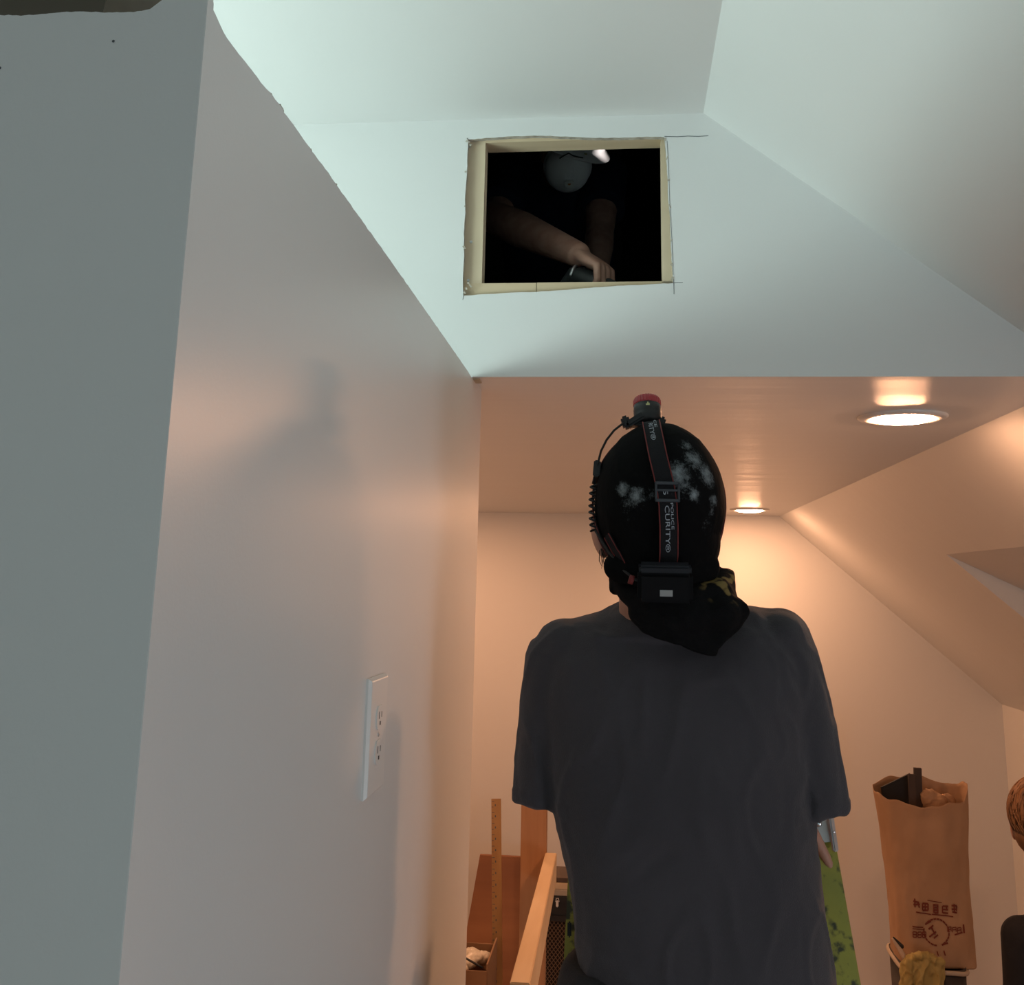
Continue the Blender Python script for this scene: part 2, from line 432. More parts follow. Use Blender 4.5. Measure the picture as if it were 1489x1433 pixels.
# remaining thickness of the wall that parts the stairwell from the far room
S(slab('wall_partition', (-1.95, YH+0.013, 0.0), (-0.4115, YB, ZC-0.001), M['wallm']))
S(mk('ceiling_upper', [(-1.95, -2.6, ZU), (XU, -2.6, ZU), (XU, YH, ZU), (-1.95, YH, ZU)], [[0, 1, 2, 3]], M['wallm']))
S(mk('ceiling_slope', [(XU, -2.6, ZU), (XU, YH, ZU), (XE, YH, zs(XE)), (XK, YH, zs(XK)), (XK, -2.6, zs(XK))], [[0, 1, 2, 3, 4]], M['wallm']))
S(mk('wall_right', [(XK, -2.6, 0), (XK, YH, 0), (XK, YH, zs(XK)), (XK, -2.6, zs(XK))], [[0, 1, 2, 3]], M['wallm']))
# far room: slope with the dormer opening
YD0, YD1 = 2.45, 3.957
XD = 1.168; ZD = zf(XD); XW = 2.42
zk = zf(XK)
md = -0.47
def zd(x): return ZD + md*(x-XD)
v = [(XE, YH, ZC), (XE, YF, ZC), (XD, YH, ZD), (XD, YD0, ZD), (XD, YD1, ZD), (XD, YF, ZD), (XK, YH, zk), (XK, YD0, zk), (XK, YD1, zk), (XK, YF, zk)]
S(mk('ceiling_slope_far', v, [[0, 1, 5, 4, 3, 2], [2, 3, 7, 6], [4, 5, 9, 8]], M['ceil']))
S(mk('wall_far', [(-1.95, YF, 0), (XK, YF, 0), (XK, YF, zk), (XE, YF, ZC), (-1.95, YF, ZC)], [[0, 1, 2, 3, 4]], M['wallm']))
S(mk('wall_knee', [(XK, YH, 0), (XK, YD0, 0), (XK, YD0, zk), (XK, YH, zk), (XK, YD1, 0), (XK, YF, 0), (XK, YF, zk), (XK, YD1, zk)], [[0, 1, 2, 3], [4, 5, 6, 7]], M['wallm']))
S(mk('ceiling_dormer', [(XD, YD0, ZD), (XD, YD1, ZD), (XW, YD1, zd(XW)), (XW, YD0, zd(XW))], [[0, 1, 2, 3]], M['wallm']))
def cheek(y): return [(XD, y, ZD), (XK, y, zk), (XK, y, 0), (XW, y, 0), (XW, y, zd(XW))]
S(mk('wall_dormer_far', cheek(YD1), [[0, 1, 2, 3, 4]], M['wallm']))
S(mk('wall_dormer_near', cheek(YD0), [[0, 1, 2, 3, 4]], M['wallm']))
S(mk('wall_dormer', [(XW, YD0, 0), (XW, YD1, 0), (XW, YD1, zd(XW)), (XW, YD0, zd(XW))], [[0, 1, 2, 3]], M['wallm']))
S(mk('wall_outer_left', [(-1.95, -2.6, 0), (-1.95, YF, 0), (-1.95, YF, ZU), (-1.95, -2.6, ZU)], [[0, 1, 2, 3]], M['wallm']))
# baseboards of the far room
S(slab('baseboard_far', (-1.95, YF-0.016, 0), (XK, YF-0.0005, 0.135), mat('white_trim', (0.78, 0.77, 0.74), 0.35), None, 0.003))
# attic shell behind the hole
az = 2.62
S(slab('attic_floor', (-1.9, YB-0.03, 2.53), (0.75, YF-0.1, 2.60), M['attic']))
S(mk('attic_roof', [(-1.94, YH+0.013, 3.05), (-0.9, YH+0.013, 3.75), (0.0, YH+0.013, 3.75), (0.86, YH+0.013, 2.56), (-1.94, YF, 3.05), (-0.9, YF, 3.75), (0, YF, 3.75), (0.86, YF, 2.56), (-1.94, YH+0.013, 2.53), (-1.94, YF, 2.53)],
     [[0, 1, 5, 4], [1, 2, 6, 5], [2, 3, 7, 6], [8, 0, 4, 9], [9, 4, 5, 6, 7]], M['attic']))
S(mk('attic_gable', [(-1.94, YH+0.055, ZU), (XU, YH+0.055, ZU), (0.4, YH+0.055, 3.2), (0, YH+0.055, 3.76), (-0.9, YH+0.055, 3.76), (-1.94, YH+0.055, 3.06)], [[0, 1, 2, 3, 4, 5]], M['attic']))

# ------------------------------------------------------------------ recessed lights
def disc_light(px, py, px_r, label):
    d = CR*((px-CX)/F) + CU*(-(py-CY)/F) + CF
    d = d*((ZC-CZ)/d.z); x, y = d.x, d.y
    t = thing('recessed_light', (x, y, ZC), label, 'ceiling light', 'round recessed lights in the far ceiling')
    R0 = 0.100
    prof = [(R0, 0.0), (R0, -0.003), (R0-0.006, -0.007), (R0-0.022, -0.008), (0.070, -0.005), (0.068, 0.0)]
    bm = bmesh.new(); n = 56; rings = []
    for r, z in prof: rings.append([bm.verts.new((x+r*math.cos(2*PI*k/n), y+r*math.sin(2*PI*k/n), ZC+z)) for k in range(n)])
    for a, b in zip(rings, rings[1:]):
        for k in range(n): bm.faces.new((a[k], a[(k+1) % n], b[(k+1) % n], b[k]))
    frombm('trim_ring', bm, M['white_pl'], t, True)
    bm = bmesh.new(); rings = []
    for i in range(7):
        a = i/7*PI/2; r = 0.067*math.cos(a); z = -0.0060-0.010*math.sin(a)
        rings.append([bm.verts.new((x+r*math.cos(2*PI*k/32), y+r*math.sin(2*PI*k/32), ZC+z)) for k in range(32)])
    for a, b in zip(rings, rings[1:]):
        for k in range(32): bm.faces.new((a[k], a[(k+1) % 32], b[(k+1) % 32], b[k]))
    bm.faces.new(rings[-1])
    frombm('lens', bm, LENS, t, True)
LENS = mat('glowing_lens', (0.9, 0.85, 0.8), 0.4, emit=LENS_COLOR, estr=LENS_STRENGTH)
disc_light(1312, 606, 66, 'large near recessed ceiling light, glowing white, at right under the header')
disc_light(1090, 741, 28, 'small distant recessed ceiling light near the far wall, right of the black cap')

def added_ceiling_light(x, y, label):  # extra lamp copies added out of view to brighten the far wall
    src = [o for o in bpy.data.objects if o.name == 'recessed_light'][0]
    c = src.copy(); COL.objects.link(c); c.location = (x, y, ZC); c['label'] = label
    for ch in src.children:
        k = ch.copy(); COL.objects.link(k); k.parent = c
added_ceiling_light(-0.98, 5.1, 'added unseen ceiling light brightening the left part of the far room, behind the grey wall')
added_ceiling_light(-0.98, 3.4, 'added unseen ceiling light nearest the back of the grey wall, brightening the far room')
# ------------------------------------------------------------------ outlets
def outlet(name, origin, ux, nrm, w, h, label, detail=True):
    """origin: centre on the wall; ux: horizontal direction; nrm: towards the room"""
    ux, nrm = Vector(ux), Vector(nrm); uz = Vector((0, 0, 1)); o0 = Vector(origin)
    t = thing(name, o0, label, 'outlet')
    R = Matrix((ux, nrm, uz)).transposed()
    def P(x, z, d): return o0 + ux*x + uz*z + nrm*d
    bm = bmesh.new(); rings = []
    for (a, d) in ((1.0, 0.0), (1.0, 0.0025), (0.93, 0.006), (0.90, 0.0065)):
        hw = w/2 - (1-a)*w/2*0.9; hh = h/2 - (1-a)*w/2*0.9
        rings.append([bm.verts.new(P(sx*hw, sz*hh, d)) for sx, sz in ((-1, -1), (1, -1), (1, 1), (-1, 1))])
    for a, b in zip(rings, rings[1:]):
        for k in range(4): bm.faces.new((a[k], a[(k+1) % 4], b[(k+1) % 4], b[k]))
    bm.faces.new(rings[-1])
    frombm('cover_plate', bm, M['white_pl'], t)
    for s in (-1, 1):
        bm = bmesh.new(); n = 24; ring0, ring1 = [], []
        for k in range(n):
            a = 2*PI*k/n; x = 0.0165*math.cos(a); z = max(-0.0135, min(0.0135, 0.0165*math.sin(a))) + s*0.0195
            ring0.append(bm.verts.new(P(x, z, 0.006))); ring1.append(bm.verts.new(P(x, z, 0.0082)))
        for k in range(n): bm.faces.new((ring0[k], ring0[(k+1) % n], ring1[(k+1) % n], ring1[k]))
        bm.faces.new(ring1)
        r = frombm('receptacle', bm, M['white_pl'], t)
        if detail:
            bm = bmesh.new()
            bm_box(bm, P(-0.0063, s*0.0195+0.003, 0.0083), (0.0014, 0.0006, 0.008), R); bm_box(bm, P(0.0063, s*0.0195+0.003, 0.0083), (0.0014, 0.0006, 0.0065), R)
            bm_box(bm, P(0, s*0.0195-0.0065, 0.0083), (0.0042, 0.0006, 0.0042), R)
            frombm('slot', bm, M['black'], r)
    bm = bmesh.new(); bmesh.ops.create_uvsphere(bm, u_segments=10, v_segments=6, radius=0.0028)
    for v_ in bm.verts: v_.co = P(v_.co.x, v_.co.z, 0.0068 + v_.co.y*0.4)
    frombm('screw', bm, M['steel'], t, True)
    return t
outlet('wall_outlet', (XL, 1.268, CZ-0.178), (0, 1, 0), (1, 0, 0), 0.088, 0.133, 'white duplex outlet cover plate on the grey wall at left, seen nearly edge on')
p = at(1470, 1383, YF); outlet('wall_outlet', (p.x, YF, p.z), (1, 0, 0), (0, -1, 0), 0.078, 0.125, 'small outlet plate low on the far wall, right of the paper bag', False)
p = at(684, 1368, YF); outlet('wall_outlet', (p.x, YF, p.z), (1, 0, 0), (0, -1, 0), 0.078, 0.125, 'small outlet plate low on the far wall beside the leaning plywood', False)
#OBJECTS
# ------------------------------------------------------------------ people: shared shapes
def hand_shapes(bm, wrist, d, palm_n, thumb_side, curl=(0.5, 0.7, 0.5), s=1.0, spread=0.10, thumb=True):
    """wrist: joint; d: direction of the palm; palm_n: direction the palm faces; thumb_side: +1/-1 along palm_n x d"""
    d = Vector(d).normalized(); n_ = Vector(palm_n); n_ = (n_ - d*n_.dot(d)).normalized()
    sd = n_.cross(d)*thumb_side
    w = Vector(wrist)
    bm_loft(bm, [(w - d*0.010*s, sd*0.026*s, n_*0.020*s), (w + d*0.02*s, sd*0.033*s, n_*0.018*s), (w + d*0.055*s, sd*0.041*s, n_*0.016*s), (w + d*0.088*s, sd*0.040*s, n_*0.013*s)], 20, 2.4)
    for i, (off, L) in enumerate(((0.030, 0.92), (0.010, 1.0), (-0.011, 0.94), (-0.031, 0.75))):
        p = w + d*0.078*s + sd*off*s; dd = (d + sd*spread*(1.5-i)*0.6).normalized(); pts = [p.copy()]
        ax = dd.cross(n_).normalized(); p = p + dd*0.012*s; pts.append(p.copy())
        for k, seg in enumerate((0.040, 0.026, 0.020)):
            dd = Matrix.Rotation(curl[k], 3, ax) @ dd
            p = p + dd*seg*L*s; pts.append(p.copy())
        bm_tube(bm, pts, [r*s for r in (0.0095, 0.0098, 0.0092, 0.0082, 0.0066)], 10, round_ends=True)
    if not thumb: return
    p = w + d*0.020*s + sd*0.026*s; dd = (d*0.75 + sd*0.75 + n_*0.35).normalized(); pts = [w + d*0.012*s + sd*0.010*s, p.copy()]
    for k, seg in enumerate((0.040, 0.032, 0.024)):
        p = p + dd*seg*s; pts.append(p.copy()); dd = (dd + d*0.25 - sd*0.15 + n_*0.25).normalized()
    bm_tube(bm, pts, [r*s for r in (0.015, 0.014, 0.0115, 0.0105, 0.008)], 10, round_ends=True)
def head_shapes(bm, C, fwd, up, s=1.0, ears=True):
    f = Vector(fwd).normalized(); u = Vector(up); u = (u - f*u.dot(f)).normalized(); r = f.cross(u)
    R = Matrix((r, f, u)).transposed(); C = Vector(C)
    P = lambda x, y, z: C + (r*x + f*y + u*z)*s
    bm_ell(bm, P(0, -0.012, 0.03), (0.074*s, 0.093*s, 0.083*s), R)
    bm_ell(bm, P(0, 0.018, -0.022), (0.061*s, 0.070*s, 0.080*s), R)
    bm_ell(bm, P(0, 0.045, -0.078), (0.036*s, 0.036*s, 0.026*s), R)
    bm_loft(bm, [(P(0, 0.082, 0.012), r*0.006*s, f*0.008*s), (P(0, 0.090, -0.012), r*0.009*s, f*0.012*s), (P(0, 0.096, -0.030), r*0.013*s, f*0.016*s), (P(0, 0.086, -0.036), r*0.012*s, f*0.010*s)], 12, 2)
    bm_tube(bm, [P(-0.034, 0.080, 0.024), P(0, 0.088, 0.022), P(0.034, 0.080, 0.024)], 0.008*s, 8, round_ends=True)
    bm_tube(bm, [P(-0.018, 0.080, -0.053), P(0, 0.088, -0.052), P(0.018, 0.080, -0.053)], 0.0065*s, 8, round_ends=True)
    bm_tube(bm, [P(-0.015, 0.078, -0.064), P(0, 0.085, -0.065), P(0.015, 0.078, -0.064)], 0.0065*s, 8, round_ends=True)
    if ears:
        for q in (-1, 1):
            bm_ell(bm, P(q*0.077, -0.004, -0.006), (0.009*s, 0.018*s, 0.031*s), R @ Matrix.Rotation(q*0.3, 3, 'Z'), 14, 10)
    return P, R
def eyes(P, parent, s=1.0):
    for q in (-1, 1):
        bm = bmesh.new(); bm_ell(bm, P(q*0.030, 0.074, 0.004), (0.0115*s,)*3, None, 14, 10); frombm('eye', bm, M['eye'], parent, True)
def limb(bm, pts, rad, n=18): bm_tube(bm, pts, rad, n, round_ends=True)
def folds(amp, seed, sx=9, sz=5, ridges=()):
    def f(p, n):
        q = Vector((p.x*sx + seed, p.y*sx, p.z*sz))
        v = noise.noise(q)*0.6 + noise.noise(q*2.3 + Vector((3, 1, 0)))*0.3
        w = 1 - abs(noise.noise(Vector((p.x*sx*1.7 + seed*2, p.y*sx*1.3, p.z*sz*1.6))))*2.2
        v = v*amp + max(0, w-0.55)*amp*1.6
        for (a, b, r, h) in ridges:
            ab = b - a; t = max(0, min(1, (p-a).dot(ab)/ab.length_squared)); dd = (p - a - ab*t).length
            v += h*math.exp(-(dd/r)**2)*math.sin(PI*min(1, max(0.12, t*1.0)))
        return v
    return f

# ------------------------------------------------------------------ the man on the ladder, seen from behind
A = at
HC = A(959, 733, 1.50)                            # centre of the covered head
HR = (0.0925, 0.108, 0.1165)
man = thing('person', (0.06, 1.53, 0.63), 'person from behind in charcoal t-shirt and black head cover, standing on the green ladder', 'person')
hf = Vector((-0.08, 0.80, 0.60)); hu = Vector((0.0, -0.60, 0.80))
sL, sR = A(812, 968, 1.575), A(1140, 962, 1.575)     # shoulder joints
eL, eR = A(786, 1125, 1.56), A(1190, 1132, 1.56)
wL, wR = A(905, 1165, 1.71), A(1148, 1150, 1.70)
hipL, hipR = Vector((-0.01, 1.55, 1.50)), Vector((0.155, 1.55, 1.50))
def man_body(bm):
    P, R = head_shapes(bm, HC + hu*(-0.028) + hf*0.012, hf, hu, 1.0, ears=False)
    limb(bm, [A(962, 905, 1.56), A(958, 850, 1.53), A(957, 800, 1.52)], [0.062, 0.058, 0.06])
    bm_loft(bm, [(Vector((0.073, 1.56, 1.44)), Vector((0.155, 0, 0)), Vector((0, 0.10, 0))), (Vector((0.073, 1.56, 1.60)), Vector((0.135, 0, 0)), Vector((0, 0.09, 0))),
                 (Vector((0.068, 1.565, 1.80)), Vector((0.15, 0, 0)), Vector((0, 0.10, 0))), (Vector((0.06, 1.57, 1.95)), Vector((0.165, 0, 0)), Vector((0, 0.10, 0))),
                 (Vector((0.06, 1.575, 2.03)), Vector((0.12, 0, 0)), Vector((0, 0.06, 0)))], 28)
    for s_, e_, w_ in ((sL, eL, wL), (sR, eR, wR)):
        limb(bm, [s_, s_.lerp(e_, 0.5), e_], [0.036, 0.036, 0.034]); limb(bm, [e_, e_.lerp(w_, 0.4), w_], [0.033, 0.033, 0.025])
    for h, q in ((hipL, -1), (hipR, 1)):
        knee = Vector((h.x + q*0.01, 1.60, 1.08)); ank = Vector((h.x + q*0.01, 1.53, 0.71))
        limb(bm, [h, h.lerp(knee, 0.5), knee], [0.092, 0.078, 0.056]); limb(bm, [knee, knee.lerp(ank, 0.35), ank], [0.054, 0.054, 0.036])
        limb(bm, [ank + Vector((0, -0.03, -0.045)), ank + Vector((0, 0.10, -0.05))], [0.033, 0.028])
def man_hands(bm):
    # right hand: laid over the face of the rail, fingers reaching down; left hand hooked round the other rail
    hand_shapes(bm, wR, (-0.05, 0.25, -0.95), (0.1, 1, 0.1), -1, (0.4, 0.5, 0.4), 0.90, 0.06, False)
    bm_tube(bm, [A(1150, 1170, 1.715), A(1170, 1194, 1.735), A(1185, 1216, 1.748), A(1199, 1244, 1.750), A(1210, 1266, 1.755)], [0.013, 0.0115, 0.0095, 0.0088, 0.0064], 12, round_ends=True)
    hand_shapes(bm, wL, Vector((-0.15, 0.35, -0.85)), (-0.25, 1, 0), 1, (0.4, 0.5, 0.4), 0.92)
body = blob('body', lambda bm: (man_body(bm), man_hands(bm)), M['skin'], man, 0.0042, 3)
Pm = lambda x, y, z: HC + hu*(-0.028) + hf*0.012 + (hf.normalized().cross((hu).normalized())*x + hf.normalized()*y + hu.normalized()*z)
eyes(Pm, man)
bm = bmesh.new(); bm_ell(bm, A(872, 782, 1.515), (0.011, 0.020, 0.030), Matrix.Rotation(-0.25, 3, 'Y'), 18, 12)
frombm('ear', bm, M['skin'], man, True)
# strands of hair hanging below the cap at the ear
bm = bmesh.new()
for i in range(16):
    x0 = 872 + i*1.6; a = A(x0, 796 + random.uniform(-4, 6), 1.50)
    pts = [a, A(x0 + random.uniform(-1, 4), 812 + random.uniform(-3, 5), 1.495), A(x0 + random.uniform(0, 8), 826 + random.uniform(-6, 8), 1.49)]
    bm_tube(bm, pts, [0.0007, 0.0006, 0.0003], 5)
tag(frombm('hair', bm, M['hairdark'], man), kind='stuff')

# t-shirt
rowsT = [  # image y, left x, right x, centre plane Y, half depth
 (893, 868, 1140, 1.59, 0.045), (906, 822, 1160, 1.59, 0.070), (925, 795, 1170, 1.585, 0.088), (960, 781, 1178, 1.58, 0.103), (1010, 778, 1180, 1.575, 0.113), (1060, 786, 1178, 1.57, 0.118),
 (1110, 794, 1176, 1.565, 0.120), (1160, 801, 1177, 1.56, 0.120), (1210, 812, 1183, 1.56, 0.119), (1260, 824, 1191, 1.56, 0.119), (1320, 835, 1199, 1.56, 0.120), (1380, 842, 1207, 1.56, 0.122), (1433, 845, 1214, 1.56, 0.125), (1500, 846, 1220, 1.56, 0.127)]
def shirt(bm):
    secs = []
    for y, xl, xr, Yc, hd in rowsT:
        a, b = A(xl, y, Yc), A(xr, y, Yc); secs.append(((a+b)/2, (b-a)/2, Vector((0, hd, 0))))
    bm_loft(bm, secs, 48, 2.5)
    # collar and yoke
    bm_loft(bm, [(A(968, 888, 1.565), Vector((0.072, 0, 0.0)), Vector((0, 0.070, 0.02))), (A(972, 906, 1.57), Vector((0.110, 0, 0)), Vector((0, 0.085, 0.02))), (A(972, 925, 1.575), Vector((0.16, 0, 0)), Vector((0, 0.09, 0.0)))], 32, 2.2)
    bm_ell(bm, A(820, 943, 1.575), (0.0435, 0.060, 0.041), None, 28, 20); bm_ell(bm, A(1133, 932, 1.575), (0.0450, 0.060, 0.044), None, 28, 20)
    bm_ell(bm, A(870, 934, 1.58), (0.075, 0.060, 0.035), None, 28, 20); bm_ell(bm, A(1080, 920, 1.58), (0.075, 0.060, 0.037), None, 28, 20)
    # sleeves
    for rows in (
        [(A(817, 937, 1.58), 0.046), (A(805, 958, 1.57), 0.043), (A(800, 1010, 1.565), 0.0425), (A(796, 1060, 1.56), 0.0420), (A(791, 1110, 1.56), 0.0422), (A(785, 1170, 1.56), 0.0435)],
        [(A(1128, 930, 1.58), 0.048), (A(1142, 955, 1.57), 0.045), (A(1156, 1010, 1.565), 0.0445), (A(1167, 1060, 1.56), 0.0438), (A(1177, 1115, 1.56), 0.0440), (A(1189, 1186, 1.555), 0.0460)]):
        P = [p for p, r in rows]; d = (P[-1] - P[0]).normalized(); x = (Vector((1, 0, 0)) - d*d.x).normalized(); y = d.cross(x)
        bm_loft(bm, [(p, x*r*(1.0 if i < 5 else 0.93), y*r*1.22) for i, (p, r) in enumerate(rows)], 28, 2.1)
rd = []
def rg(a, b, r, h): rd.append((a, b, r, h))
bk = 1.455
rg(A(800, 960, bk), A(900, 935, bk), 0.006, 0.0037); rg(A(845, 925, 1.49), A(960, 945, bk), 0.007, 0.0045)
rg(A(815, 1090, bk), A(850, 1240, bk), 0.008, 0.0053); rg(A(832, 1240, bk), A(868, 1420, 1.44), 0.009, 0.0090); rg(A(850, 1290, 1.44), A(885, 1433, 1.43), 0.010, 0.0075)
rg(A(1000, 1160, 1.44), A(1040, 1260, 1.44), 0.009, 0.0037); rg(A(1060, 1100, 1.44), A(1075, 1300, 1.44), 0.012, 0.0045)
rg(A(1165, 1010, bk), A(1150, 1180, bk), 0.008, 0.0045); rg(A(900, 1300, 1.44), A(990, 1230, 1.44), 0.010, -0.0045)
_f = folds(0.0042, 4.0, 10, 5, rd)
_hem = [(A(785, 1170, 1.56), (A(785, 1170, 1.56)-A(791, 1110, 1.56)).normalized()), (A(1189, 1186, 1.555), (A(1189, 1186, 1.555)-A(1177, 1115, 1.56)).normalized())]
def teedisp(p, n):
    v = _f(p, n)
    q = Vector((p.x*26 + p.z*11, p.y*20, p.z*16 - p.x*8))
    w = 1 - abs(noise.noise(q))*3.2
    if w > 0: v += 0.0013*w*w*max(0, 0.5+noise.noise(Vector((p.x*7, 5, p.z*6))))
    v += 0.0005*noise.noise(q*2.4)
    for c, d in _hem:
        if (p-c).length < 0.09:
            h = -(p-c).dot(d)
            if h < 0.020: v += 0.0014 if h > 0.0 else 0.0
    return v
tee = blob('t_shirt', shirt, M['tee'], man, 0.0042, 9, teedisp)
def trousers(bm):
    bm_loft(bm, [(Vector((0.073, 1.555, 1.60)), Vector((0.155, 0, 0)), Vector((0, 0.108, 0))), (Vector((0.073, 1.555, 1.50)), Vector((0.175, 0, 0)), Vector((0, 0.118, 0))), (Vector((0.073, 1.555, 1.42)), Vector((0.17, 0, 0)), Vector((0, 0.11, 0)))], 32)
    for h, q in ((hipL, -1), (hipR, 1)):
        knee = Vector((h.x + q*0.01, 1.60, 1.08)); ank = Vector((h.x + q*0.01, 1.53, 0.735))
        limb(bm, [h + Vector((0, 0, -0.03)), h.lerp(knee, 0.5), knee, knee.lerp(ank, 0.5), ank], [0.100, 0.090, 0.072, 0.066, 0.062])
blob('trousers', trousers, M['denim'], man, 0.006, 5, folds(0.005, 9.0, 8, 9))
def boot(bm, a, f):
    s_ = Vector((f.y, -f.x, 0))
    bm_loft(bm, [(a - f*0.055 + Vector((0, 0, -0.035)), s_*0.030, Vector((0, 0, 0.040))), (a + Vector((0, 0, -0.03)), s_*0.040, Vector((0, 0, 0.046))), (a + f*0.10 + Vector((0, 0, -0.045)), s_*0.046, Vector((0, 0, 0.032))), (a + f*0.17 + Vector((0, 0, -0.054)), s_*0.040, Vector((0, 0, 0.022)))], 20, 2.6)
    limb(bm, [a + Vector((0, 0, -0.02)), a + Vector((0, 0, 0.06))], [0.046, 0.048])
for h, q in ((hipL, -1), (hipR, 1)):
    blob('boot', lambda bm: boot(bm, Vector((h.x + q*0.01, 1.53, 0.706)), Vector((0, 1, 0))), M['shoe'], man, 0.006, 3)

# black head cover with plaster dust on it
def cap_mat():
    m = mat('dusty_black_cloth', (0.0032, 0.0033, 0.0036), 0.95, bump=0.35, bscale=160, spec=0.10)
    nt = m.node_tree; b = nt.nodes['Principled BSDF']
    tc = N(nt, 'ShaderNodeTexCoord')
    acc = None
    for (px, py, rr, g) in ((995, 705, 0.034, 0.55), (1000, 650, 0.020, 0.6), (915, 730, 0.030, 0.5), (1030, 760, 0.020, 0.4), (985, 690, 0.030, 1.0), (1010, 668, 0.026, 0.9), (1028, 690, 0.026, 1.0), (1010, 720, 0.016, 1.0), (1038, 728, 0.016, 0.8), (905, 712, 0.017, 1.1), (925, 722, 0.020, 1.0), (965, 690, 0.020, 0.8), (1035, 745, 0.012, 0.6), (945, 720, 0.016, 0.5)):
        p, n_ = hit(px, py, HC, HR)
        vm = N(nt, 'ShaderNodeVectorMath', operation='DISTANCE'); vm.inputs[1].default_value = p
        nt.links.new(tc.outputs['Object'], vm.inputs[0])
        mr = N(nt, 'ShaderNodeMapRange'); mr.inputs['From Min'].default_value = 0; mr.inputs['From Max'].default_value = rr; mr.inputs['To Min'].default_value = g; mr.inputs['To Max'].default_value = 0
        nt.links.new(vm.outputs['Value'], mr.inputs['Value'])
        if acc is None: acc = mr.outputs[0]
        else:
            mx = N(nt, 'ShaderNodeMath', operation='MAXIMUM'); nt.links.new(acc, mx.inputs[0]); nt.links.new(mr.outputs[0], mx.inputs[1]); acc = mx.outputs[0]
    ns = N(nt, 'ShaderNodeTexNoise'); ns.inputs['Scale'].default_value = 130; ns.inputs['Detail'].default_value = 14; ns.inputs['Roughness'].default_value = 0.88
    nt.links.new(tc.outputs['Object'], ns.inputs['Vector'])
    mu = N(nt, 'ShaderNodeMath', operation='MULTIPLY'); nt.links.new(acc, mu.inputs[0]); mu.inputs[1].default_value = 0.34
    ad = N(nt, 'ShaderNodeMath', operation='ADD'); nt.links.new(ns.outputs['Fac'], ad.inputs[0]); nt.links.new(mu.outputs[0], ad.inputs[1])
    cr = N(nt, 'ShaderNodeValToRGB'); cr.color_ramp.elements[0].position = 0.62; cr.color_ramp.elements[1].position = 0.95
    cr.color_ramp.elements[0].color = (0.0032, 0.0033, 0.0036, 1); cr.color_ramp.elements[1].color = (0.30, 0.34, 0.36, 1)
    nt.links.new(ad.outputs[0], cr.inputs[0]); nt.links.new(cr.outputs[0], b.inputs['Base Color'])
    return m
def cap_shape(bm):
    bm_ell(bm, HC, HR, None, 40, 28)
    bm_ell(bm, HC + Vector((0.004, -0.012, -0.050)), (0.080, 0.085, 0.075), None, 32, 20)
    limb(bm, [HC + Vector((-0.058, -0.035, -0.09)), HC + Vector((0.0, -0.066, -0.098)), HC + Vector((0.058, -0.035, -0.088))], [0.022, 0.026, 0.022])
cap = blob('head_cover', cap_shape, cap_mat(), man, 0.0035, 3, folds(0.0011, 2.0, 16, 10))
# the cloth tied below it, hanging down the nape in a lobe
BAN = mat('patterned_black_bandana', (0.0035, 0.0035, 0.004), 0.9, bump=0.5, bscale=500, spec=0.15)
nt = BAN.node_tree; b = nt.nodes['Principled BSDF']; tc = N(nt, 'ShaderNodeTexCoord')
vm = N(nt, 'ShaderNodeVectorMath', operation='DISTANCE'); vm.inputs[1].default_value = A(1046, 848, 1.47); nt.links.new(tc.outputs['Object'], vm.inputs[0])
mr = N(nt, 'ShaderNodeMapRange'); mr.inputs['From Min'].default_value = 0.028; mr.inputs['From Max'].default_value = 0.048; mr.inputs['To Min'].default_value = 1; mr.inputs['To Max'].default_value = 0
nt.links.new(vm.outputs['Value'], mr.inputs['Value'])
wv = N(nt, 'ShaderNodeTexNoise'); wv.inputs['Scale'].default_value = 42; nt.links.new(tc.outputs['Object'], wv.inputs['Vector'])
cr = N(nt, 'ShaderNodeValToRGB'); cr.color_ramp.elements[0].position = 0.53; cr.color_ramp.elements[1].position = 0.60
cr.color_ramp.elements[0].color = (0, 0, 0, 1); cr.color_ramp.elements[1].color = (1, 1, 1, 1); nt.links.new(wv.outputs['Fac'], cr.inputs[0])
mu = N(nt, 'ShaderNodeMath', operation='MULTIPLY'); nt.links.new(cr.outputs[0], mu.inputs[0]); nt.links.new(mr.outputs[0], mu.inputs[1])
mx = N(nt, 'ShaderNodeMixRGB'); mx.inputs[1].default_value = (0.0035, 0.0035, 0.004, 1); mx.inputs[2].default_value = (0.20, 0.14, 0.05, 1)
nt.links.new(mu.outputs[0], mx.inputs[0]); nt.links.new(mx.outputs[0], b.inputs['Base Color'])
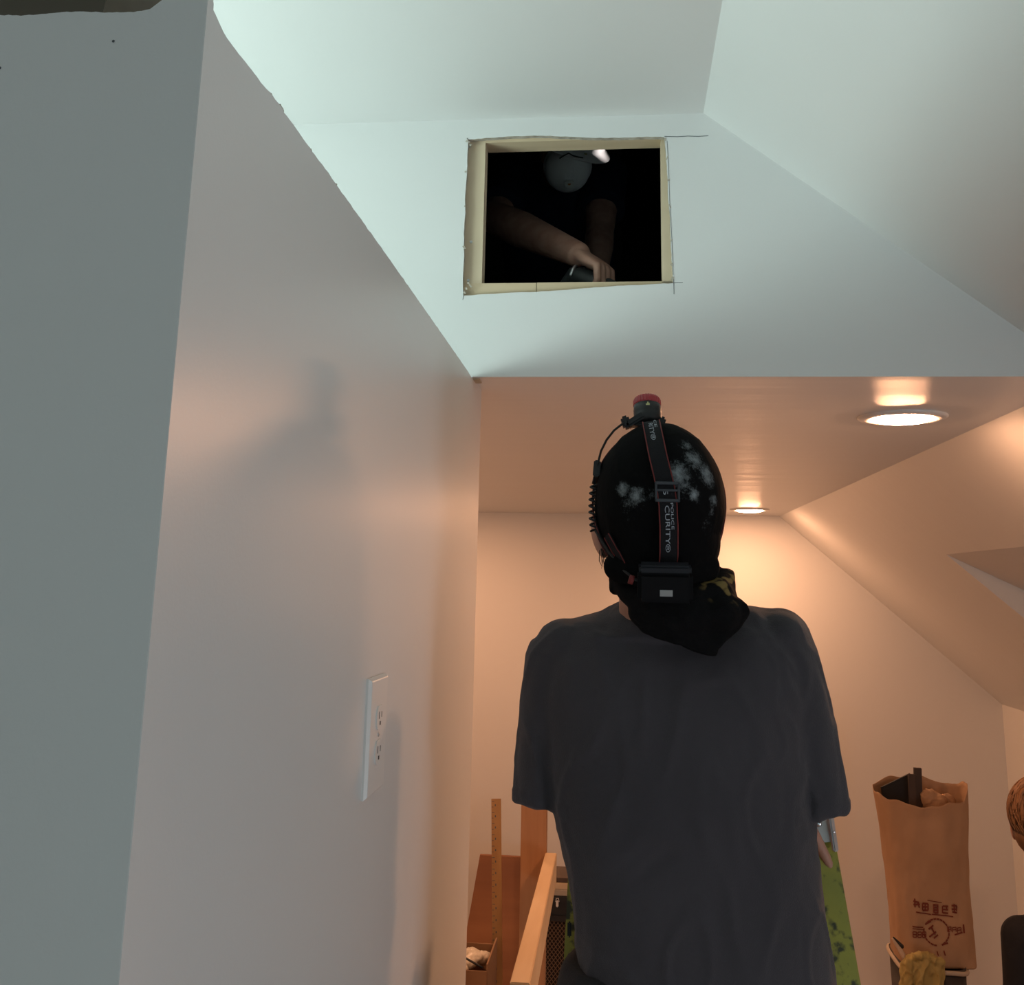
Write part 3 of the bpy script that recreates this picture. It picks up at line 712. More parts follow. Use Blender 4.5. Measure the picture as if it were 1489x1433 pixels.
def bandana(bm):
    # folded collar round the neck
    limb(bm, [A(897, 842, 1.50), A(911, 862, 1.47), A(948, 882, 1.445), A(1000, 880, 1.45), A(1045, 865, 1.47), A(1056, 840, 1.50)], [0.012, 0.014, 0.024, 0.027, 0.023, 0.014])
    limb(bm, [A(1025, 818, 1.505), A(1045, 840, 1.50), A(1060, 868, 1.49)], [0.010, 0.012, 0.011])
    limb(bm, [A(896, 825, 1.51), A(897, 855, 1.49)], [0.010, 0.011])
    # hanging lobe
    poly = [(916, 862), (921, 893), (933, 918), (955, 930), (985, 938), (1008, 948), (1030, 955), (1043, 955), (1044, 944), (1062, 928), (1080, 908), (1090, 893), (1088, 882), (1076, 872), (1055, 862), (1000, 850), (940, 850)]
    f0, f1 = [], []
    for x, y in poly:
        Yc = 1.435 + 0.00016*abs(x-985)
        f0.append(bm.verts.new(A(x, y, Yc))); f1.append(bm.verts.new(A(x, y, Yc) + Vector((0, 0.036, 0))))
    n = len(poly)
    bm.faces.new(f0); bm.faces.new(f1[::-1])
    for i in range(n): bm.faces.new((f0[i], f0[(i+1) % n], f1[(i+1) % n], f1[i]))
    bm_ell(bm, A(985, 893, 1.452), (0.066, 0.030, 0.030), None, 24, 16)
    bm_ell(bm, A(1045, 893, 1.455), (0.032, 0.028, 0.026), None, 20, 14)
brd = [(A(985, 870, 1.42), A(1012, 945, 1.42), 0.006, 0.004), (A(1050, 870, 1.42), A(1020, 930, 1.42), 0.007, 0.004), (A(930, 890, 1.42), A(1000, 915, 1.42), 0.007, 0.003)]
blob('bandana', bandana, BAN, man, 0.0035, 4, folds(0.0020, 6.0, 18, 12, brd))

# ------------------------------------------------------------------ headlamp worn on the cap
HR2 = tuple(a + 0.003 for a in HR)
lampc = A(937, 606, 1.515)
hl = thing('headlamp', tuple(HC), 'black headlamp with red bezel, lettered strap and coiled cable on the black head cover', 'headlamp')
STR = mat('woven_strap', (0.010, 0.010, 0.012), 0.85, bump=0.6, bscale=600, spec=0.2)
REDP = mat('red_piping', (0.16, 0.016, 0.014), 0.7)
GREY = mat('grey_lettering', (0.34, 0.37, 0.42), 0.6)
def strap_path(pix, n=40):
    P, NN = [], []
    for i in range(n):
        t = i/(n-1)*(len(pix)-1); k = min(int(t), len(pix)-2); u = t-k
        x = pix[k][0]*(1-u)+pix[k+1][0]*u; y = pix[k][1]*(1-u)+pix[k+1][1]*u
        p, n_ = hit(x, y, HC, HR2); P.append(p + n_*0.001); NN.append(n_)
    return P, NN
def ribbon(name, P, NN, w, th, m, parent):
    v, f = [], []
    for i in range(len(P)):
        t = (P[min(i+1, len(P)-1)] - P[max(i-1, 0)]).normalized(); s_ = t.cross(NN[i]).normalized(); n_ = s_.cross(t)
        if n_.dot(NN[i]) < 0: n_ = -n_
        for a, b_ in ((-1, 0), (1, 0), (1, 1), (-1, 1)): v.append(P[i] + s_*a*w/2 + n_*b_*th)
    for i in range(len(P)-1):
        for k in range(4): f.append([i*4+k, i*4+(k+1) % 4, i*4+4+(k+1) % 4, i*4+4+k])
    f += [[3, 2, 1, 0], [len(v)-4, len(v)-3, len(v)-2, len(v)-1]]
    return mk(name, v, f, m, parent)
def offset_path(P, NN, off, up):
    out = []
    for i in range(len(P)):
        t = (P[min(i+1, len(P)-1)] - P[max(i-1, 0)]).normalized(); s_ = t.cross(NN[i]).normalized(); out.append(P[i] + s_*off + NN[i]*up)
    return out
cpix = [(947, 615), (952, 640), (957, 665), (963, 690), (968, 712), (971, 735), (972, 765), (971, 800), (968, 832)]
cP, cN = strap_path(cpix, 60)
for i in range(60):
    t = max(0.0, (i/59-0.66)/0.34); cP[i] = cP[i] + cN[i]*0.013*t*t*(3-2*t)
cs = ribbon('crown_strap', cP, cN, 0.0255, 0.0016, STR, hl)
for s_ in (-1, 1):
    tube('piping', offset_path(cP, cN, s_*0.0118, 0.0018), 0.0008, REDP, cs, 6)
def cum(P):
    L = [0]
    for a, b_ in zip(P, P[1:]): L.append(L[-1] + (b_-a).length)
    return L
cL = cum(cP)
def strap_text(body_, py_top, py_bot, across, hgt):
    """lettering running down the strap"""
    cu = bpy.data.curves.new('t', 'FONT'); cu.body = body_; cu.size = 1.0; cu.extrude = 0; cu.fill_mode = 'FRONT'
    to = bpy.data.objects.new('t', cu); COL.objects.link(to)
    dg = bpy.context.evaluated_depsgraph_get(); dg.update()
    me = bpy.data.meshes.new_from_object(to.evaluated_get(dg)); bpy.data.objects.remove(to)
    xs = [v.co.x for v in me.vertices]; ys = [v.co.y for v in me.vertices]
    x0, x1, y0_, y1_ = min(xs), max(xs), 0.0, max(ys)
    # find arc lengths of the two image rows
    def arc(py):
        best = min(range(len(cP)), key=lambda i: abs(_row(cP[i]) - py)); return cL[best]
    a0, a1 = arc(py_top), arc(py_bot)
    for v in me.vertices:
        u = (v.co.x-x0)/(x1-x0)*(a1-a0) + a0; w = across - (v.co.y/y1_-0.5)*hgt*-1.0
        k = max(i for i in range(len(cL)-1) if cL[i] <= u or i == 0); t = (u-cL[k])/(cL[k+1]-cL[k])
        p = cP[k].lerp(cP[k+1], t); n_ = cN[k].lerp(cN[k+1], t).normalized(); tt = (cP[k+1]-cP[k]).normalized(); s_ = tt.cross(n_).normalized()
        if s_.x < 0: s_ = -s_
        v.co = p + s_*w + n_*0.0023
    me.materials.clear(); me.materials.append(GREY); me.name = 'lettering'
    o = bpy.data.objects.new('lettering', me); COL.objects.link(o); return place(o, cs)
def _row(p):
    q = p - Vector((0, 0, CZ)); return CY - F*q.dot(CU)/q.dot(CF)
strap_text('CURITY\u00ae', 734, 802, -0.0012, 0.0062)
strap_text('POLICE', 731, 770, 0.0052, 0.0034)
strap_text('RITY\u00ae', 616, 641, -0.0012, 0.0064)
strap_text('CE', 613, 623, 0.0052, 0.0036)
strap_text('S', 713, 721, -0.001, 0.0062)
# sliding buckle
def on_strap(px, py, up=0.0):
    p, n_ = hit(px, py, HC, HR2); return p + n_*up, n_
bp, bn = on_strap(970, 716, 0.0035)
xx = (Vector((1, 0, 0)) - bn*bn.x).normalized(); zz = xx.cross(bn); zz = zz if zz.z > 0 else -zz
RB = Matrix((xx, -bn, zz)).transposed()
bm = bmesh.new()
for c, s_ in (((-0.0150, 0, 0), (0.0030, 0.004, 0.026)), ((0.0150, 0, 0), (0.0030, 0.004, 0.026)), ((0, 0, 0.0115), (0.033, 0.004, 0.004)), ((0, 0, -0.0115), (0.033, 0.004, 0.004)), ((0, 0.0, 0.002), (0.030, 0.003, 0.003))):
    bm_box(bm, bp + RB @ Vector(c), s_, RB, 0.0009)
frombm('strap_buckle', bm, mat('buckle_plastic', (0.045, 0.050, 0.060), 0.4), hl)
# head band: a loop round the head through battery box and lamp
vB = (A(967, 848, 1.42) - HC).normalized(); vT = (lampc - HC).normalized()
vax = (vT - vB).normalized(); xax = Vector((1, 0, 0)) - vax*vax.x; xax.normalize()
bP, bN = [], []
for k in range(97):
    a = 2*PI*k/96; d = xax*math.cos(a) + vax*math.sin(a)
    sc_ = 1/math.sqrt((d.x/HR2[0])**2 + (d.y/HR2[1])**2 + (d.z/HR2[2])**2)
    p = HC + d*sc_; bP.append(HC + (p-HC)*(0.985 if d.x < 0 else 0.985-0.035*d.x)); bN.append(Vector((d.x/HR2[0]**2, d.y/HR2[1]**2, d.z/HR2[2]**2)).normalized())
hb = ribbon('head_band', bP, bN, 0.024, 0.0016, STR, hl)
for s_ in (-1, 1): tube('piping', offset_path(bP, bN, s_*0.0112, 0.0018), 0.0008, REDP, hb, 6)
for pix in ([(928, 842), (912, 822), (896, 800), (884, 778)], [(1006, 842), (1022, 824), (1036, 803)]):
    sP, sN = strap_path(pix, 16); sP = [p + n_*0.010*max(0.0, 1-i/9) for i, (p, n_) in enumerate(zip(sP, sN))]; o = ribbon('lower_strap', sP, sN, 0.018, 0.0016, STR, hl)
    tube('piping', offset_path(sP, sN, 0.008, 0.0018), 0.0008, REDP, o, 6); tube('piping', offset_path(sP, sN, -0.008, 0.0018), 0.0008, REDP, o, 6)
# battery box on the nape
bc = A(967, 852, 1.400); nb = Vector((0, -0.93, -0.25)).normalized(); xb = Vector((1, 0, 0)); zb = xb.cross(nb); zb = zb if zb.z > 0 else -zb
R2 = Matrix((xb, -nb, zb)).transposed()
bb = box('battery_box', bc, (0.072, 0.030, 0.040), M['black'], hl, R2, 0.005)
bb.data.materials[0] = mat('matt_black_box', (0.004, 0.004, 0.005), 0.75, spec=0.15)
box('battery_lid', bc + R2 @ Vector((0, 0.002, 0.0225)), (0.068, 0.026, 0.012), mat('grey_black_plastic', (0.014, 0.015, 0.020), 0.5, spec=0.3), bb, R2, 0.003)
lab = box('label_patch', bc + R2 @ Vector((0.001, -0.0152, -0.006)), (0.0165, 0.0008, 0.0085), mat('off_white_label', (0.30, 0.31, 0.31), 0.6), bb, R2, 0.0003)
tag(lab, 'small off-white label')
tube('red_button', [bc + R2 @ Vector((-0.041, 0, 0.006)), bc + R2 @ Vector((-0.047, 0, 0.008))], 0.006, REDP, bb, 12)
# lamp housing with ribbed red bezel, tilted with the head
ax = (A(936, 578, 1.56) - A(941, 612, 1.50)).normalized()
ax = Vector((-0.03, 0.30, 0.95)).normalized()
xa, ya = frame(ax)
def lathe(bm, o0, prof, n=40, rib=0.0):
    rings = []
    for r, h in prof: rings.append([bm.verts.new(o0 + ax*h + (xa*math.cos(2*PI*k/n) + ya*math.sin(2*PI*k/n))*(r + (rib if k % 2 else 0))) for k in range(n)])
    for a, b_ in zip(rings, rings[1:]):
        for k in range(n): bm.faces.new((a[k], a[(k+1) % n], b_[(k+1) % n], b_[k]))
    bm.faces.new(rings[0][::-1]); bm.faces.new(rings[-1])
base = A(942, 611, 1.505)
bm = bmesh.new(); lathe(bm, base, [(0.015, -0.008), (0.0195, -0.002), (0.0205, 0.006), (0.0200, 0.010), (0.0205, 0.011), (0.0200, 0.0135), (0.0205, 0.015), (0.0198, 0.0175), (0.0200, 0.022)])
lh = frombm('lamp_housing', bm, M['black'], hl, True)
bm = bmesh.new(); lathe(bm, base, [(0.0188, 0.0222), (0.0200, 0.024), (0.0197, 0.031), (0.0175, 0.0345), (0.0150, 0.0345)], 56, 0.0007)
frombm('red_bezel', bm, mat('red_anodised', (0.33, 0.018, 0.025), 0.4), lh, False)
bm = bmesh.new(); p = A(942, 588, 1.478); bm_box(bm, p, (0.0055, 0.001, 0.0022)); bm_box(bm, p + Vector((0, -0.0003, 0.0018)), (0.0018, 0.001, 0.0035)); bm_box(bm, p + Vector((0.0015, -0.0003, 0.001)), (0.0012, 0.001, 0.0022), Matrix.Rotation(0.5, 3, 'Y'))
frombm('emblem', bm, mat('pale_yellow_print', (0.55, 0.55, 0.25), 0.5), lh)
# bracket
bm = bmesh.new()
bm_box(bm, A(924, 612, 1.50), (0.030, 0.030, 0.010), Matrix.Rotation(-0.55, 3, 'Y'), 0.003); bm_box(bm, A(910, 615, 1.50), (0.012, 0.024, 0.018), Matrix.Rotation(-0.3, 3, 'Y'), 0.003)
bm_box(bm, A(962, 615, 1.505), (0.010, 0.024, 0.016), Matrix.Rotation(0.35, 3, 'Y'), 0.003); bm_box(bm, A(940, 617, 1.51), (0.050, 0.034, 0.008), None, 0.003)
frombm('lamp_bracket', bm, M['black'], hl)
tube('cable', [A(906, 616, 1.48), A(893, 626, 1.47), A(882, 640, 1.47), A(874, 656, 1.475), A(869, 676, 1.48), A(864, 695, 1.485), A(862, 704, 1.485)], 0.0017, M['blackm'], hl, 8)
tube('cable', [A(866, 772, 1.475), A(872, 782, 1.465), A(885, 802, 1.455), A(905, 828, 1.44), A(922, 842, 1.425), A(930, 846, 1.42)], 0.0019, M['blackm'], hl, 8)
c0, c1 = A(864, 704, 1.485), A(864, 773, 1.478); pts = []
turns = 7.5
for k in range(int(turns*14)+1):
    t = k/(turns*14); a = 2*PI*turns*t; c = c0.lerp(c1, t) + Vector((-0.0022*math.sin(PI*t), 0, 0)); pts.append(c + Vector((math.cos(a)*0.0048, math.sin(a)*0.0048, 0)))
tube('coiled_cable', pts, 0.0016, M['blackm'], hl, 7)
bx = box('side_clip', A(868, 682, 1.488), (0.010, 0.018, 0.024), M['black'], hl, Matrix.Rotation(0.08, 3, 'Y'), 0.002)

# ------------------------------------------------------------------ ladder
LG = mat('stained_green_fibreglass', (0.36, 0.35, 0.050), 0.55, (0.25, 0.27, 0.05), nscale=16, nmix=0.5, bump=0.3, bscale=90)
nt = LG.node_tree; b = nt.nodes['Principled BSDF']; src = b.inputs['Base Color'].links[0].from_socket
tc = N(nt, 'ShaderNodeTexCoord'); ns = N(nt, 'ShaderNodeTexNoise'); ns.inputs['Scale'].default_value = 75; ns.inputs['Detail'].default_value = 6; nt.links.new(tc.outputs['Object'], ns.inputs['Vector'])
ns2 = N(nt, 'ShaderNodeTexNoise'); ns2.inputs['Scale'].default_value = 14; nt.links.new(tc.outputs['Object'], ns2.inputs['Vector'])
ad = N(nt, 'ShaderNodeMath', operation='MULTIPLY'); nt.links.new(ns.outputs['Fac'], ad.inputs[0]); nt.links.new(ns2.outputs['Fac'], ad.inputs[1])
cr = N(nt, 'ShaderNodeValToRGB'); cr.color_ramp.elements[0].position = 0.255; cr.color_ramp.elements[1].position = 0.34; cr.color_ramp.elements[0].color = (0, 0, 0, 1); cr.color_ramp.elements[1].color = (1, 1, 1, 1)
nt.links.new(ad.outputs[0], cr.inputs[0]); mx = N(nt, 'ShaderNodeMixRGB'); mx.inputs[2].default_value = (0.05, 0.055, 0.025, 1)
nt.links.new(cr.outputs[0], mx.inputs[0]); nt.links.new(src, mx.inputs[1]); nt.links.new(mx.outputs[0], b.inputs['Base Color'])
lad = thing('step_ladder', (0.12, 1.75, 0), 'worn yellow-green fibreglass step ladder in front of the person in charcoal', 'ladder')
rT, rB = A(1187, 1205, 1.80), A(1226, 1433, 1.735)          # axis of the right rail, in view
lT, lB = A(847, 1230, 1.80), A(838, 1433, 1.735)
def ext(a, b_, z): t = (z-a.z)/(b_.z-a.z); return a + (b_-a)*t
def rail(a, b_, zt, q):
    p0, p1 = ext(a, b_, 0.02), ext(a, b_, zt); d = (p1-p0).normalized(); x = Vector((1, 0, 0)); x = (x - d*d.x).normalized(); y = d.cross(x)
    def ring(p): return [p + x*u*q + y*v for u, v in ((0.019, -0.036), (0.019, 0.036), (-0.017, 0.036), (-0.017, 0.0325), (0.0155, 0.0325), (0.0155, -0.0325), (-0.017, -0.0325), (-0.017, -0.036))]
    v = ring(p0) + ring(p1)
    return mk('rail', v, [[0, 1, 4, 5], [1, 2, 3, 4], [0, 5, 6, 7], [8, 9, 12, 13], [9, 10, 11, 12], [8, 13, 14, 15]] + [[k, (k+1) % 8, 8+(k+1) % 8, 8+k] for k in range(8)], LG, lad), d
zt = 1.765
rr, dR = rail(rT, rB, zt, 1); rl, dL = rail(lT, lB, zt, -1)
# rear legs
for a, b_, q in ((rT, rB, 1), (lT, lB, -1)):
    top = ext(a, b_, zt-0.03) + Vector((-q*0.02, 0.05, 0)); bot = Vector((ext(a, b_, 0.02).x - q*0.02, 2.42, 0.02))
    bm = bmesh.new(); d = (top-bot); L = d.length; R_ = d.to_track_quat('Z', 'X').to_matrix()
    bm_box(bm, (top+bot)/2, (0.030, 0.030, L), R_, 0.003); frombm('rear_leg', bm, LG, lad)
    f = box('foot', ext(a, b_, 0.02) + Vector((0, 0, -0.005)), (0.045, 0.085, 0.03), M['blackm'], lad, None, 0.005)
    box('foot', bot + Vector((0, 0, -0.005)), (0.045, 0.05, 0.03), M['blackm'], lad, None, 0.005)
for z in (0.31, 0.615, 0.92, 1.225, 1.52):
    a, c = ext(lT, lB, z), ext(rT, rB, z)
    bm = bmesh.new(); bm_box(bm, (a+c)/2 + Vector((0, 0, 0)), ((c.x-a.x)-0.030, 0.078, 0.004)); bm_box(bm, (a+c)/2 + Vector((0, -0.038, -0.010)), ((c.x-a.x)-0.030, 0.003, 0.022)); bm_box(bm, (a+c)/2 + Vector((0, 0.038, -0.010)), ((c.x-a.x)-0.030, 0.003, 0.022))
    frombm('step', bm, M['steel'], lad)
for z in (0.4, 0.9, 1.35):
    yy = 1.9 + (2.42-1.9)*(1.765-z)/1.765; xa_ = ext(lT, lB, z).x; xb_ = ext(rT, rB, z).x
    bm = bmesh.new(); bm_tube(bm, [(xa_+0.02, yy, z), (xb_-0.02, yy, z)], 0.010, 10); frombm('rear_bar', bm, M['steel'], lad, True)
a, c = ext(lT, lB, zt), ext(rT, rB, zt)
box('top_cap', (a+c)/2 + Vector((0, 0.035, 0.006)), (c.x-a.x+0.01, 0.125, 0.035), mat('grey_cap_plastic', (0.05, 0.055, 0.06), 0.5), lad, None, 0.008)
# zinc corner bracket with rivet, and the spreader arm beside it
p = A(1190, 1201, 1.758); R_ = dR.to_track_quat('Z', 'X').to_matrix()
dd = dR; x = (Vector((1, 0, 0)) - dd*dd.x).normalized(); y = dd.cross(x); RR = Matrix((x, y, dd)).transposed()
if RR.determinant() < 0: RR = Matrix((x, -y, dd)).transposed()
br = box('corner_bracket', p, (0.034, 0.003, 0.048), M['steel'], lad, RR, 0.001)
bm = bmesh.new(); bm_ell(bm, A(1190, 1198, 1.753), (0.0055, 0.003, 0.0055), None, 14, 10); frombm('rivet', bm, M['chrome'], br, True)
bm = bmesh.new(); q0, q1 = A(1207, 1185, 1.752), A(1215, 1239, 1.745); d = q0-q1; bm_box(bm, (q0+q1)/2, (0.0075, 0.010, d.length), d.to_track_quat('Z', 'X').to_matrix(), 0.002)
for px, py in ((1212, 1210), (1216, 1233)): bm_ell(bm, A(px, py, 1.746), (0.003, 0.0025, 0.003), None, 10, 8)
frombm('spreader', bm, M['steel'], lad)
for px, py in ((1229, 1394), (1209, 1312), (1239, 1428)):
    bm = bmesh.new(); bm_ell(bm, A(px, py, 1.712 + (1433-py)*0.0003), (0.006, 0.003, 0.006), None, 14, 10); frombm('rivet', bm, M['chrome'], lad, True)
for py in (1352, 1405):
    bm = bmesh.new(); bm_box(bm, A(828, py, 1.71), (0.006, 0.006, 0.022), None, 0.002); frombm('latch', bm, M['black'], lad)

# ------------------------------------------------------------------ the worker inside the attic
att = thing('person', (0.02, 2.75, 2.60), 'person in navy t-shirt and white dust mask leaning over inside the dark attic hole', 'person')
AH = A(828, 222, 2.78)                               # head centre, bowed
af = Vector((0.02, -0.80, -0.60)); au = Vector((0.04, -0.55, 0.83))
aS1, aS2 = A(742, 252, 2.95), A(878, 256, 2.95)
aE1, aW1 = A(722, 318, 2.55), A(840, 370, 2.20)
aE2, aW2 = A(872, 340, 2.80), A(868, 398, 2.62)
def att_body(bm):
    head_shapes(bm, AH, af, au, 0.98)
    limb(bm, [AH + Vector((0, 0.03, -0.03)), A(815, 262, 2.92)], [0.058, 0.066])
    bm_loft(bm, [(A(812, 258, 2.97), Vector((0.13, 0, 0)), Vector((0, 0.08, 0.03))), (A(812, 300, 2.97), Vector((0.16, 0, 0)), Vector((0, 0.10, 0))), (A(812, 380, 3.0), Vector((0.15, 0, 0)), Vector((0, 0.10, 0))), (Vector((-0.15, 3.05, 2.76)), Vector((0.16, 0, 0)), Vector((0, 0.11, 0)))], 28)
    limb(bm, [aS1, aS1.lerp(aE1, 0.5), aE1], [0.058, 0.050, 0.044]); limb(bm, [aE1, aE1.lerp(aW1, 0.35), aW1], [0.045, 0.046, 0.029])
    limb(bm, [aS2, aS2.lerp(aE2, 0.5), aE2], [0.056, 0.048, 0.040]); limb(bm, [aE2, aE2.lerp(aW2, 0.35), aW2], [0.041, 0.041, 0.028])
    for q in (-1, 1):
        h = Vector((-0.15 + q*0.09, 3.05, 2.78)); k = Vector((-0.15 + q*0.14, 2.72, 2.67)); a = Vector((-0.15 + q*0.12, 3.12, 2.645))
        limb(bm, [h, h.lerp(k, 0.5), k], [0.085, 0.07, 0.054]); limb(bm, [k, k.lerp(a, 0.35), a], [0.05, 0.045, 0.034]); limb(bm, [a, a + Vector((0, 0.12, -0.005))], [0.034, 0.028])
blob('body', att_body, M['skin2'], att, 0.005, 3)
# the working hand: back of the hand up, fingers bent down over the tool
def att_hand(bm):
    limb(bm, [aE1.lerp(aW1, 0.80), aW1], [0.034, 0.029])
    hand_shapes(bm, aW1, A(876, 389, 2.165) - aW1, Vector((-0.25, 0.15, -0.95)), 1, (0.95, 0.6, 0.4), 0.92, 0.03, False)
blob('hand', att_hand, M['skin2'], att, 0.003, 2)
def att_hand2(bm):
    hand_shapes(bm, aW2, (0.0, -0.3, -0.8), (0, 1, -0.2), 1, (0.4, 0.6, 0.4), 1.0)
blob('hand', att_hand2, M['skin2'], att, 0.004, 2)
def att_tee(bm):
    bm_loft(bm, [(A(815, 244, 2.95), Vector((0.085, 0, 0)), Vector((0, 0.075, 0.02))), (A(812, 258, 2.97), Vector((0.155, 0, 0)), Vector((0, 0.10, 0.03))), (A(812, 300, 2.97), Vector((0.175, 0, 0)), Vector((0, 0.118, 0))), (A(812, 380, 3.0), Vector((0.168, 0, 0)), Vector((0, 0.12, 0))), (Vector((-0.15, 3.05, 2.76)), Vector((0.175, 0, 0)), Vector((0, 0.13, 0)))], 32)
    for s_, e_ in ((aS1, aE1), (aS2, aE2)):
        m_ = s_.lerp(e_, 0.62 if s_ is aS2 else 0.88); limb(bm, [s_, s_.lerp(m_, 0.6)], [0.072, 0.068]); d = (m_-s_).normalized(); x, y = frame(d)
        bm_loft(bm, [(s_, x*0.070, y*0.070), (s_.lerp(m_, 0.5), x*0.067, y*0.067), (m_, x*0.070, y*0.070)], 24, 2)
blob('t_shirt', att_tee, M['navy'], att, 0.006, 4, folds(0.004, 12.0, 9, 6))
def att_tr(bm):
    for q in (-1, 1):
        h = Vector((-0.15 + q*0.09, 3.05, 2.78)); k = Vector((-0.15 + q*0.14, 2.72, 2.682)); a = Vector((-0.15 + q*0.12, 3.10, 2.67))
        limb(bm, [h, h.lerp(k, 0.5), k], [0.10, 0.088, 0.070]); limb(bm, [k, k.lerp(a, 0.5), a], [0.068, 0.060, 0.050])
blob('trousers', att_tr, M['denim'], att, 0.008, 4)
AR = af.normalized().cross(au - af.normalized()*au.dot(af.normalized())).normalized(); AUu = AR.cross(af.normalized())
def PA(x, y, z): return AH + AR*x + af.normalized()*y + AUu*z
eyes(PA, att)
# moulded dust mask
MC = A(825, 246, 2.70); RM = Matrix((AR, af.normalized(), AUu)).transposed()
def mask(bm):
    bm_ell(bm, MC, (0.064, 0.050, 0.066), RM, 30, 22)
    bm_ell(bm, MC + RM @ Vector((0, -0.020, 0.004)), (0.069, 0.030, 0.066), RM, 30, 22)
    bm_ell(bm, MC + RM @ Vector((0, 0.010, 0.046)), (0.022, 0.030, 0.026), RM, 20, 14)
mk_o = blob('dust_mask', mask, mat('white_mask_fibre', (0.86, 0.86, 0.85), 0.85, (0.78, 0.79, 0.79), nscale=20, bump=0.4, bscale=200), att, 0.0035, 3)
def onmask(px, py, up=0.001):
    d = (CR*((px-CX)/F) + CU*(-(py-CY)/F) + CF).normalized()
    return d
def mproj(px, py):
    p, n_ = hit(px, py, MC, (0.0665, 0.068, 0.068)); return p + n_*0.002
tube('nose_clip', [mproj(814, 231), mproj(820, 227), mproj(827, 223.5), mproj(833, 227), mproj(841, 229), mproj(847, 230)], 0.0018, M['black'], mk_o, 8)
v0 = mproj(828, 267)
bm = bmesh.new(); bm_box(bm, v0, (0.026, 0.008, 0.022), RM, 0.003); vv = frombm('valve', bm, mat('pale_valve', (0.66, 0.66, 0.62), 0.5), mk_o)
bm = bmesh.new(); bmesh.ops.create_circle(bm, cap_ends=True, segments=16, radius=0.0045)
for v_ in bm.verts: v_.co = A(828, 268, 2.0) * 0 + mproj(828, 268) + Vector((v_.co.x, -0.0065, v_.co.y))
frombm('stamp', bm, mat('orange_print', (0.55, 0.22, 0.06), 0.6), mk_o)
tube('mask_strap', [mproj(852, 225), PA(0.083, 0.0, 0.0), PA(0.07, -0.06, 0.05)], 0.0025, mat('strap_elastic', (0.4, 0.36, 0.15), 0.8), mk_o, 8)
# hard hat with brim
HH = AH + AUu*0.040 - af.normalized()*0.008
HX = (AR + AUu*0.34).normalized(); HU = HX.cross(af.normalized())
def hat(bm):
    n = 48; rings = []
    for i in range(12):
        a = i/12*PI/2; rings.append([bm.verts.new(HH + HX*math.cos(2*PI*k/n)*0.108*math.cos(a) + af.normalized()*math.sin(2*PI*k/n)*0.128*math.cos(a) + HU*0.115*math.sin(a)) for k in range(n)])
    top = bm.verts.new(HH + HU*0.115)
    for a, b_ in zip(rings, rings[1:]):
        for k in range(n): bm.faces.new((a[k], a[(k+1) % n], b_[(k+1) % n], b_[k]))
    for k in range(n): bm.faces.new((rings[-1][k], rings[-1][(k+1) % n], top))
    br_ = []
    for k in range(n):
        a = 2*PI*k/n; f = 1 + 0.17 + 0.16*max(0, math.sin(a))
        br_.append(bm.verts.new(HH + HX*math.cos(a)*0.108*f + af.normalized()*math.sin(a)*0.128*f + HU*(-0.012)))
    for k in range(n): bm.faces.new((rings[0][k], br_[k], br_[(k+1) % n], rings[0][(k+1) % n]))
bm = bmesh.new(); hat(bm)
ho = frombm('hard_hat', bm, mat('white_hard_hat', (0.80, 0.78, 0.77), 0.35), att, True)
sm = ho.modifiers.new('s', 'SOLIDIFY'); sm.thickness = 0.003
wlo.location = AH + Vector((0.30, -0.26, -0.07))
wlo.rotation_euler = (A(872, 214, 2.74) - wlo.location).to_track_quat('-Z', 'Y').to_euler()
# tool under his hand, standing on the attic floor
tl = thing('cutting_tool', (-0.06, 2.18, 2.60), 'dark handheld cutting tool under the hand inside the attic hole', 'tool')
t0, t1 = A(834, 402, 2.21), A(878, 410, 2.17)
bm = bmesh.new(); bm_tube(bm, [A(824, 414, 2.22), t0, A(848, 404, 2.20), A(866, 410, 2.19), A(888, 420, 2.17)], [0.016, 0.021, 0.023, 0.022, 0.020], 18, round_ends=True)
frombm('tool_body', bm, mat('dark_grey_tool', (0.035, 0.04, 0.042), 0.45), tl, True)
bm = bmesh.new(); bm_tube(bm, [A(830, 400, 2.19), A(833, 392, 2.19), A(837, 387, 2.195)], [0.004, 0.005, 0.004], 10, round_ends=True); frombm('air_switch', bm, M['steel'], tl, True)
bm = bmesh.new(); q = A(856, 418, 2.19); bm_box(bm, Vector((q.x, q.y, (q.z+2.60)/2 - 0.01)), (0.05, 0.05, q.z-2.60+0.02), None, 0.008); frombm('tool_foot', bm, M['black'], tl)

